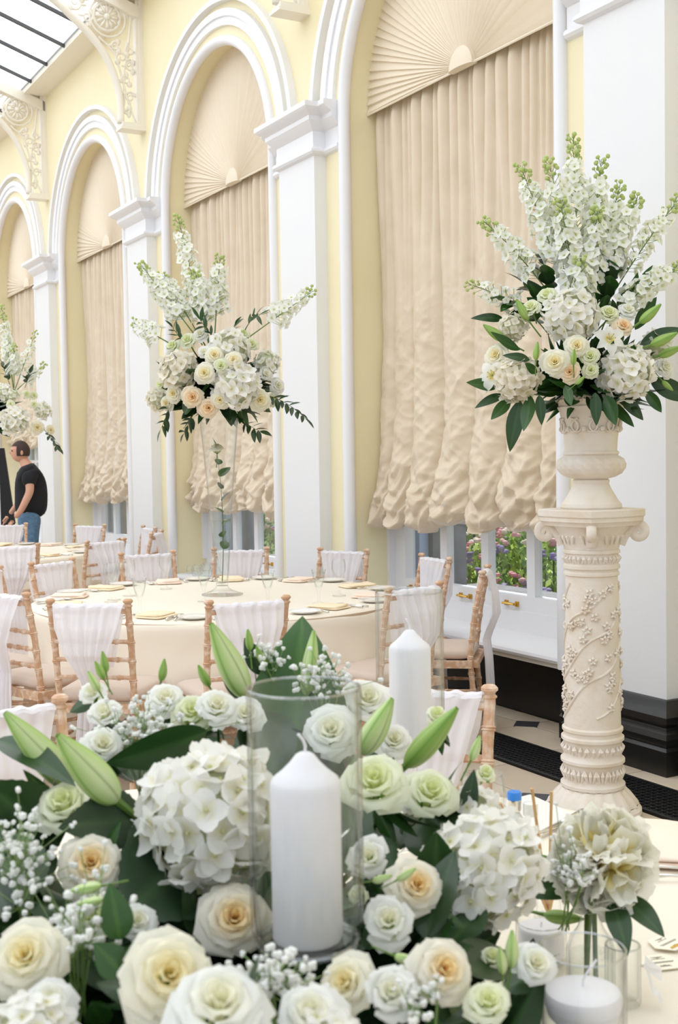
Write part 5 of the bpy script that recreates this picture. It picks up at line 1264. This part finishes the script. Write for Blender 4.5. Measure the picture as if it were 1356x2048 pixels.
for (tx, ty), dd, n, fs, st, lb, bend in [((1146, 274), .05, 62, .030, .42, 'tallest white delphinium at the centre of the urn', (0, 0, .02)), ((1040, 331), .0, 50, .030, .45, 'white delphinium leaning left, second from the centre of the urn', (0, 0, .06)), ((967, 442), -.05, 40, .028, .50, 'white delphinium leaning far left in the urn', (0, 0, .08)),
  ((1098, 321), -.05, 54, .030, .40, 'white delphinium just left of the tallest in the urn', (0, 0, .04)), ((1203, 318), .05, 54, .030, .42, 'white delphinium just right of the tallest in the urn', (0, 0, .04)), ((1240, 372), .10, 46, .028, .5, 'budding delphinium behind on the right in the urn', (0, 0, .05)),
  ((1275, 395), -.02, 46, .030, .48, 'white delphinium leaning right in the urn', (0, 0, .05)), ((1356, 400), .0, 40, .024, .52, 'thin delphinium leaning to the right edge in the urn', (0, 0, .05)), ((937, 568), -.05, 26, .020, .58, 'short thin delphinium pointing left in the urn', (0, 0, .05)),
  ((1362, 532), -.1, 40, .026, .40, 'low delphinium pointing right in the urn', (0, 0, .06)), ((1160, 520), -.16, 34, .030, .35, 'short white delphinium in front above the central hydrangea', (0, 0, 0)), ((1120, 400), -.12, 50, .030, .4, 'white delphinium in front of the tallest in the urn', (0, 0, .02)), ((1195, 420), -.08, 48, .030, .42, 'white delphinium front right of the tallest in the urn', (0, 0, .02))]:
    delphinium(ub+CF*dd*.5, at(tx, ty, UD+dd), lb, int(n*1.35), fs*1.12, .05, st-.04, UG, int(tx), bend=bend, budf=.14)
for i, ((bx, by), (tx, ty), dd, lb, ws) in enumerate([((1040, 800), (1018, 897), -.16, 'longest dark leaf hanging under the left hydrangea', 1.3), ((1060, 790), (1056, 866), -.18, 'dark leaf hanging just left of the urn', 1.3), ((1078, 790), (1085, 845), -.2, 'short dark leaf hanging against the urn, left', 1.4), ((1000, 770), (930, 774), -.1, 'dark leaf pointing left at the lower left of the urn flowers', 1.3),
  ((1010, 790), (952, 806), -.1, 'dark leaf below the leftmost pointing one', 1.3), ((1020, 795), (985, 846), -.12, 'dark leaf drooping at the lower left of the urn flowers', 1.3), ((1190, 785), (1194, 846), -.26, 'dark leaf drooping over the urn front, right', 1.4), ((1210, 790), (1240, 850), -.22, 'dark leaf drooping right of the urn', 1.5), ((1240, 790), (1288, 836), -.16, 'dark leaf under the big right hydrangea', 1.5),
  ((1290, 780), (1326, 826), -.1, 'dark leaf hanging at the far right of the urn flowers', 1.3), ((1010, 640), (948, 628), .0, 'dark leaf pointing left beside the cream roses', 1.2), ((1270, 660), (1310, 592), -.05, 'dark leaf rising at the upper right of the urn flowers', 1.2), ((1280, 690), (1365, 646), -.1, 'broad dark leaf pointing right among the lily buds', 1.3),
  ((1040, 700), (975, 672), -.1, 'dark leaf crossing before the small left hydrangea', 1.2), ((1060, 720), (1012, 706), -.2, 'dark leaf between the left hydrangeas', 1.3), ((1075, 745), (1045, 730), -.24, 'small leaf above the low left hydrangea', 1.6), ((1300, 760), (1390, 800), -.05, 'broad leaf hanging past the right edge', 1.6), ((1130, 770), (1148, 812), -.28, 'dark leaf lying over the urn rim', 1.4), ((1100, 610), (1055, 560), .05, 'leafy green shoot behind the upper cream rose', 1.4), ((1190, 600), (1225, 545), .05, 'leafy green shoot right of the short delphinium', 1.6)]):
    leaf_thing(at(bx, by, UD+dd), at(tx, ty, UD+dd-.04), 'lance', lb+' in the urn' if 'urn' not in lb else lb, 3.0+.5*math.sin(i*2), i % 2, ws)

for i, ((tx, ty), lb) in enumerate([((1052, 572), 'leafy shoot rising at the upper left of the urn roses'), ((1088, 542), 'leafy shoot left of the central delphiniums in the urn'), ((1203, 556), 'leafy shoot right of the short delphinium in the urn'), ((1232, 536), 'taller leafy shoot behind the greenish urn rose'), ((1272, 572), 'leafy shoot at the upper right of the urn roses'), ((1022, 606), 'low leafy shoot at the left of the urn roses')]):
    sprig(at(1160+(tx-1160)*.45, 670, UD-.02), at(tx, ty, UD-.03), 12, lb, .10, 'smooth' if i % 2 else 'lance', 'leafy shoots in the urn', (0, 0, .02), i, 1.3)

# ------------------------------------------------------------------ tall-vase arrangement, middle table
VG = 'blooms on the nearer tall vase'; VC = V1+Vector((0, 0, 1.25)); VD = (VC-EYEP).dot(CF); of = ' on the nearer tall vase'
greenery(VC, .34, .27, 130, 'dark leaf ball carrying the flowers on the nearer tall vase', 31, .18, ('lance', 'broad', 'ruscus'), -.95, .6)
for x, y, rp, dd, n, lb in [(458, 702, 41, -.22, 48, 'white hydrangea top centre'), (359, 742, 39, -.20, 46, 'white hydrangea at the left'), (474, 772, 45, -.30, 52, 'largest white hydrangea front right'), (533, 726, 26, -.10, 30, 'white hydrangea at the right'), (316, 800, 24, -.02, 26, 'pinkish-white hydrangea at the lower left')]:
    d = VD+dd; p = at(x, y, d); hydrangea(p, rp*d/FPX*1.06, lb+of, n, uface(p, VC), (1, 1, 1), .38, HF if x > 400 else HF2, VG, seed=x)
for x, y, rp, dd, kd, lb in [(375, 680, 18, -.12, 'green', 'upper left greenish rose'), (345, 692, 16, -.06, 'green', 'second greenish rose at upper left'), (407, 703, 11, -.26, 'lis', 'tiny white lisianthus left of the top hydrangea'), (429, 710, 16, -.30, 'cream', 'left of three cream roses under the top hydrangea'), (442, 731, 15, -.33, 'green', 'lowest of three cream roses under the top hydrangea'),
  (467, 720, 15, -.32, 'cream', 'right of three cream roses under the top hydrangea'), (409, 746, 18, -.33, 'cream', 'cream rose at the centre, right of the left hydrangea'), (347, 787, 15, -.18, 'cream', 'round cream rose at lower left'), (385, 794, 19, -.28, 'peach', 'peach rose at the bottom left of centre'), (417, 816, 18, -.28, 'peach', 'peach rose at the very bottom'),
  (520, 800, 19, -.22, 'cream', 'yellow-cream rose at lower right'), (333, 806, 13, -.1, 'cream', 'small yellow rose at the lower left edge'), (503, 688, 15, -.12, 'green', 'greenish rose at upper right'), (486, 667, 14, -.06, 'green', 'topmost greenish rose at right'), (556, 772, 15, -.05, 'white', 'white rose at the right edge'), (533, 748, 12, -.12, 'lis', 'small white lisianthus below the right hydrangea'), (330, 730, 15, -.08, 'white', 'white rose at the far left edge'), (322, 768, 14, -.08, 'green', 'pale rose below the far left white rose'), (440, 800, 15, -.3, 'cream', 'cream rose under the largest hydrangea'), (400, 668, 14, -.1, 'white', 'white rose at the top left of centre'), (545, 800, 14, -.06, 'green', 'greenish rose at the lower right edge')]:
    d = VD+dd-.05; p = at(x, y, d); bloom(kd, p, rp*1.16*d/FPX, uface(p, VC, .5), lb+of, 'lisianthus' if kd == 'lis' else 'rose', VG)
vb = at(425, 700, VD)
for (tx, ty), (bx, by), dd, n, fs, st, lb in [((356, 434), (418, 690), .0, 54, .034, .36, 'tallest white delphinium'), ((281, 528), (405, 690), -.05, 50, .036, .32, 'thick white delphinium leaning left'), ((440, 514), (428, 690), -.05, 46, .036, .34, 'upright white delphinium right of the tallest'), ((390, 545), (420, 690), -.1, 40, .036, .3, 'short white delphinium between the two tallest'),
  ((626, 582), (490, 680), -.05, 34, .034, .36, 'white delphinium reaching right across the pilaster'), ((268, 646), (345, 690), -.05, 24, .030, .30, 'small white delphinium pointing left'), ((325, 550), (410, 690), .05, 40, .034, .4, 'white delphinium behind, between the left ones')]:
    delphinium(at(bx, by, VD), at(tx, ty, VD+dd), lb+of, int(n*1.3), fs*.92, .055, st, VG, int(tx), budf=.14)
for (bx, by), (tx, ty), n, lb, bend in [((520, 790), (610, 836), 14, 'trailing dark sprig at lower right', (0, 0, .03)), ((470, 820), (520, 862), 10, 'leafy sprig hanging at the bottom right', (0, 0, -.02)), ((390, 820), (368, 866), 10, 'leafy sprig hanging at the bottom left', (0, 0, 0)), ((345, 800), (322, 858), 7, 'thin leafy sprig hanging at the far left', (0, 0, 0)), ((490, 660), (520, 630), 9, 'feathery green sprig at upper right', (0, 0, .02)), ((430, 680), (400, 640), 10, 'leafy green shoot among the delphinium stems', (0, 0, 0)), ((370, 690), (345, 655), 8, 'leafy green shoot at upper left', (0, 0, 0)), ((450, 690), (470, 650), 8, 'leafy green shoot right of the delphinium stems', (0, 0, 0))]:
    sprig(at(bx, by, VD-.12), at(tx, ty, VD-.2), n, lb+of, .08, 'ruscus' if by > 750 else 'lance', 'leafy sprigs', bend, int(tx))
def vase_rose(vp, s, lab):
    b0 = vp+Vector((.0, 0, .08)); r_ = vp+Vector((-.012, .01, .80*s)); t = bloom('cream', r_, .045, (-.1, -.2, .9), lab[0], 'rose')
    sprig(b0, r_-Vector((0, 0, .03)), 9, lab[1], .10, 'smooth', None, (.02, 0, 0), 5)
vase_rose(V1, 1.08, ('single cream rose standing inside the nearer tall vase', 'long leafy rose stem inside the nearer tall vase'))
# ------------------------------------------------------------------ far tall-vase arrangement
WG = 'blooms on the far tall vase'; WC = V2+Vector((0, 0, 1.23)); WD = (WC-EYEP).dot(CF); of = ' on the far tall vase'
greenery(WC, .38, .28, 60, 'dark leaf ball carrying the flowers on the far tall vase', 41, .16, ('lance', 'broad', 'ruscus'), -.95, .8)
for x, y, rp, dd, n, lb in [(30, 842, 31, -.3, 42, 'largest white hydrangea, front'), (86, 822, 20, -.12, 26, 'white hydrangea at the right'), (8, 786, 20, -.18, 26, 'white hydrangea at the upper left'), (27, 790, 14, -.25, 20, 'small white hydrangea at upper centre')]:
    d = WD+dd; p = at(x, y, d); hydrangea(p, rp*d/FPX*.93, lb+of, n, uface(p, WC), (1, 1, 1), .4, HF, WG, seed=x)
for x, y, rp, dd, kd, lb in [(21, 808, 10, -.32, 'green', 'greenish rose above the front hydrangea'), (53, 788, 10, -.2, 'green', 'greenish rose at top right'), (68, 790, 10, -.15, 'green', 'second greenish rose at top right'), (68, 808, 9, -.22, 'green', 'lower greenish rose at right'), (75, 855, 14, -.2, 'cream', 'yellow-cream carnation-like rose at lower right'), (101, 860, 10, -.05, 'cream', 'cream rose at the right edge'), (3, 832, 9, -.3, 'cream', 'yellow rose at the left picture edge')]:
    d = WD+dd; p = at(x, y, d); bloom(kd, p, rp*d/FPX, uface(p, WC, .5), lb+of, 'rose', WG)
for (tx, ty), dd, n, fs, lb in [((3, 612), 0, 40, .040, 'tall white delphinium at the left picture edge'), ((28, 690), -.1, 30, .040, 'short thick white delphinium at centre'), ((72, 662), 0, 26, .034, 'open-spaced delphinium leaning right'), ((90, 728), -.1, 24, .034, 'low white delphinium pointing right'), ((12, 650), .1, 30, .04, 'white delphinium beside the tall one')]:
    delphinium(at(28, 785, WD), at(tx, ty, WD+dd), lb+of, n, fs, .045, .35, WG, int(tx), budf=.2)
for (bx, by), (tx, ty), lb in [((85, 855), (117, 895), 'trailing sprig at lower right'), ((20, 770), (5, 730), 'leafy shoot at left'), ((50, 775), (60, 745), 'leafy shoot at top')]:
    sprig(at(bx, by, WD-.15), at(tx, ty, WD-.2), 10, lb+of, .09, 'ruscus', 'leafy sprigs', (0, 0, 0), int(tx))
vase_rose(V2, 1.06, ('single cream rose standing inside the far tall vase', 'long leafy rose stem inside the far tall vase'))

# ------------------------------------------------------------------ the man by the far window
def skin_obj(name, verts, edges, radii, m, parent, sub=2, root=0):
    me = bpy.data.meshes.new(name); me.from_pydata([tuple(v) for v in verts], edges, []); me.materials.append(m)
    o = link(name, me, parent)
    md = o.modifiers.new('skin', 'SKIN'); md.use_smooth_shade = True
    sv = me.skin_vertices
    if not sv:
        at_ = me.attributes.get('skin_vertices')
    layer = me.skin_vertices[0].data if len(me.skin_vertices) else None
    if layer:
        for i, r in enumerate(radii):
            layer[i].radius = r if hasattr(r, '__len__') else (r, r); layer[i].use_root = (i == root)
    s = o.modifiers.new('sub', 'SUBSURF'); s.levels = sub; s.render_levels = sub
    return o
mp_ = at(55, 930, 13.5)
FDIR = (-CR*.95-CF*.25); FDIR.z = 0                                   # he faces left in the picture
man = empty('person', (mp_.x, mp_.y, 0), math.atan2(FDIR.y, FDIR.x), 'man in black t-shirt and blue jeans standing by the far window', 'person')
# local: +X forward, +Y to his left (towards us), Z up
def grow(name, verts, edges, radii, m, sub=2):
    return skin_obj(name, verts, edges, radii, m, man, sub)
V_ = [(0, 0, .98), (-.03, 0, 1.15), (-.03, 0, 1.32), (-.01, 0, 1.46), (.03, 0, 1.54), (.06, 0, 1.60),                     # pelvis, waist, chest, shoulders, neck, skull base
      (-.01, .17, 1.43), (-.02, .23, 1.22), (.08, .25, 1.02), (.15, .23, .93),                                             # left arm
      (-.01, -.17, 1.43), (.02, -.22, 1.22), (.14, -.20, 1.04), (.21, -.17, .96),
      (0, .10, .90), (.02, .11, .50), (-.02, .12, .10), (.10, .13, .04),
      (0, -.10, .90), (.0, -.11, .50), (-.04, -.12, .10), (.08, -.13, .04)]
E_ = [(0, 1), (1, 2), (2, 3), (3, 4), (4, 5), (3, 6), (6, 7), (7, 8), (8, 9), (3, 10), (10, 11), (11, 12), (12, 13), (0, 14), (14, 15), (15, 16), (16, 17), (0, 18), (18, 19), (19, 20), (20, 21)]
Rr = [(.09, .11), (.09, .11), (.10, .12), (.085, .10), .058, .06, .06, .048, .038, .028, .06, .048, .038, .028, .06, .05, .04, .035, .06, .05, .04, .035]
body = grow('body', V_, E_, Rr, M['skin'])
# head with face: shaped sphere with brow, nose, chin
b = MB()
def head(u, v):
    a = 2*PI*u; th = PI*v; x, y, z = math.sin(th)*math.cos(a), math.sin(th)*math.sin(a), -math.cos(th)
    X = .098*x; Y = .074*y*(1-.12*max(0, -z)); Z = .118*z
    if x > 0:
        X *= 1+.10*math.exp(-((z+.75)/.25)**2)                                                # chin
        X += .026*math.exp(-(y/.16)**2)*math.exp(-((z+.08)/.16)**2)*x                          # nose
        X += .008*math.exp(-((z-.25)/.12)**2)                                                  # brow
        X -= .010*math.exp(-((abs(y)-.38)/.16)**2)*math.exp(-((z-.08)/.10)**2)                 # eye sockets
        X += .008*math.exp(-(y/.3)**2)*math.exp(-((z+.42)/.09)**2)                             # lips
    return (.075+X, Y, 1.665+Z)
b.grid(40, 30, head, wrap=True); hd = b.build('head', M['skin'], man)
for s in (-1, 1):
    e = MB(); e.ball((.06, s*.075, 1.655), .03, 10, 8, (.6, .28, 1)); e.build('ear', M['skin'], hd)
    e = MB(); e.ball((.158, s*.029, 1.674), .011, 8, 6); e.build('eye', M['dark'], hd)
b = MB()
def hair(u, v):
    a = PI*.36+2*PI*.64*u; th = PI*(.36+.64*v); x, y, z = math.sin(th)*math.cos(a), math.sin(th)*math.sin(a), -math.cos(th)
    return (.072+.106*x, .081*y, 1.668+.124*z)
b.grid(30, 16, hair); b.grid(24, 8, lambda u, v: (.072+.106*math.sin(PI*(.66+.34*v))*math.cos(2*PI*u), .081*math.sin(PI*(.66+.34*v))*math.sin(2*PI*u), 1.668-.124*math.cos(PI*(.66+.34*v))), wrap=True)
b.build('hair', M['hair'], man)
# hands with fingers
for (hx, hy, hz), s in (((.165, .228, .905), 1), ((.225, -.168, .935), -1)):
    vs = [(hx, hy, hz)]; es = []; rs = [(.026, .016)]
    vs.append((hx+.035, hy, hz-.05)); es.append((0, 1)); rs.append((.03, .014))
    for k in range(4):
        i = len(vs); oy = (k-1.5)*.017; L = (.055, .065, .06, .048)[k]
        vs += [(hx+.05, hy+oy, hz-.075), (hx+.06+.1*L, hy+oy, hz-.075-L*.6), (hx+.05, hy+oy, hz-.075-L)]; es += [(1, i), (i, i+1), (i+1, i+2)]; rs += [.0095, .009, .008]
    i = len(vs); vs += [(hx+.045, hy+s*-.03, hz-.03), (hx+.065, hy+s*-.035, hz-.06)]; es += [(0, i), (i, i+1)]; rs += [.011, .009]
    grow('hand', vs, es, rs, M['skin'], 1)
# clothes
grow('t_shirt', [(-.01, 0, .90), (-.035, 0, 1.12), (-.03, 0, 1.32), (-.015, 0, 1.455), (.01, 0, 1.51), (-.01, .17, 1.43), (-.015, .22, 1.26), (-.01, -.17, 1.43), (.015, -.215, 1.26)],
     [(0, 1), (1, 2), (2, 3), (3, 4), (3, 5), (5, 6), (3, 7), (7, 8)], [(.17, .20), (.165, .195), (.165, .20), (.135, .16), .085, .10, .09, .10, .09], M['tee'])
grow('jeans', [(-.01, 0, 1.02), (-.01, 0, .93), (.0, .085, .84), (.02, .11, .5), (-.02, .12, .08), (.0, -.095, .86), (.0, -.11, .5), (-.04, -.12, .08)],
     [(0, 1), (1, 2), (2, 3), (3, 4), (1, 5), (5, 6), (6, 7)], [(.16, .18), (.165, .19), .125, .10, .085, .125, .10, .085], M['jeans'])
for s, x in ((1, -.0), (-1, -.02)):
    b = MB(); b.ball((x+.05, s*.125, .045), .05, 14, 10, (2.7, 1, .9)); b.build('shoe', M['dark'], man)
# tall black panel standing beyond the far table
bp_ = at(12, 1000, 14.6)
t = empty('black_panel', (bp_.x, bp_.y, 0), math.radians(-29), 'tall narrow black panel standing at the left edge beyond the man', 'panel')
MB().prism([(-.07, 0), (.10, 0), (.06, .03), (-.05, .03)], .06, .8).build('lower_board', M['dark'], t, smooth=False)
b = MB(); b.add([(-.07, 0, .8), (.10, 0, .8), (-.01, 0, 1.72), (-.07, 0, 1.72), (-.07, .04, .8), (.10, .04, .8), (-.01, .04, 1.72), (-.07, .04, 1.72)], [(0, 1, 2, 3), (7, 6, 5, 4), (0, 4, 5, 1), (1, 5, 6, 2), (2, 6, 7, 3), (3, 7, 4, 0)]); b.build('upper_board', M['dark'], t, smooth=False)
MB().box(-.12, .14, -.12, .16, 0, .06).build('foot', M['dark'], t, smooth=False)
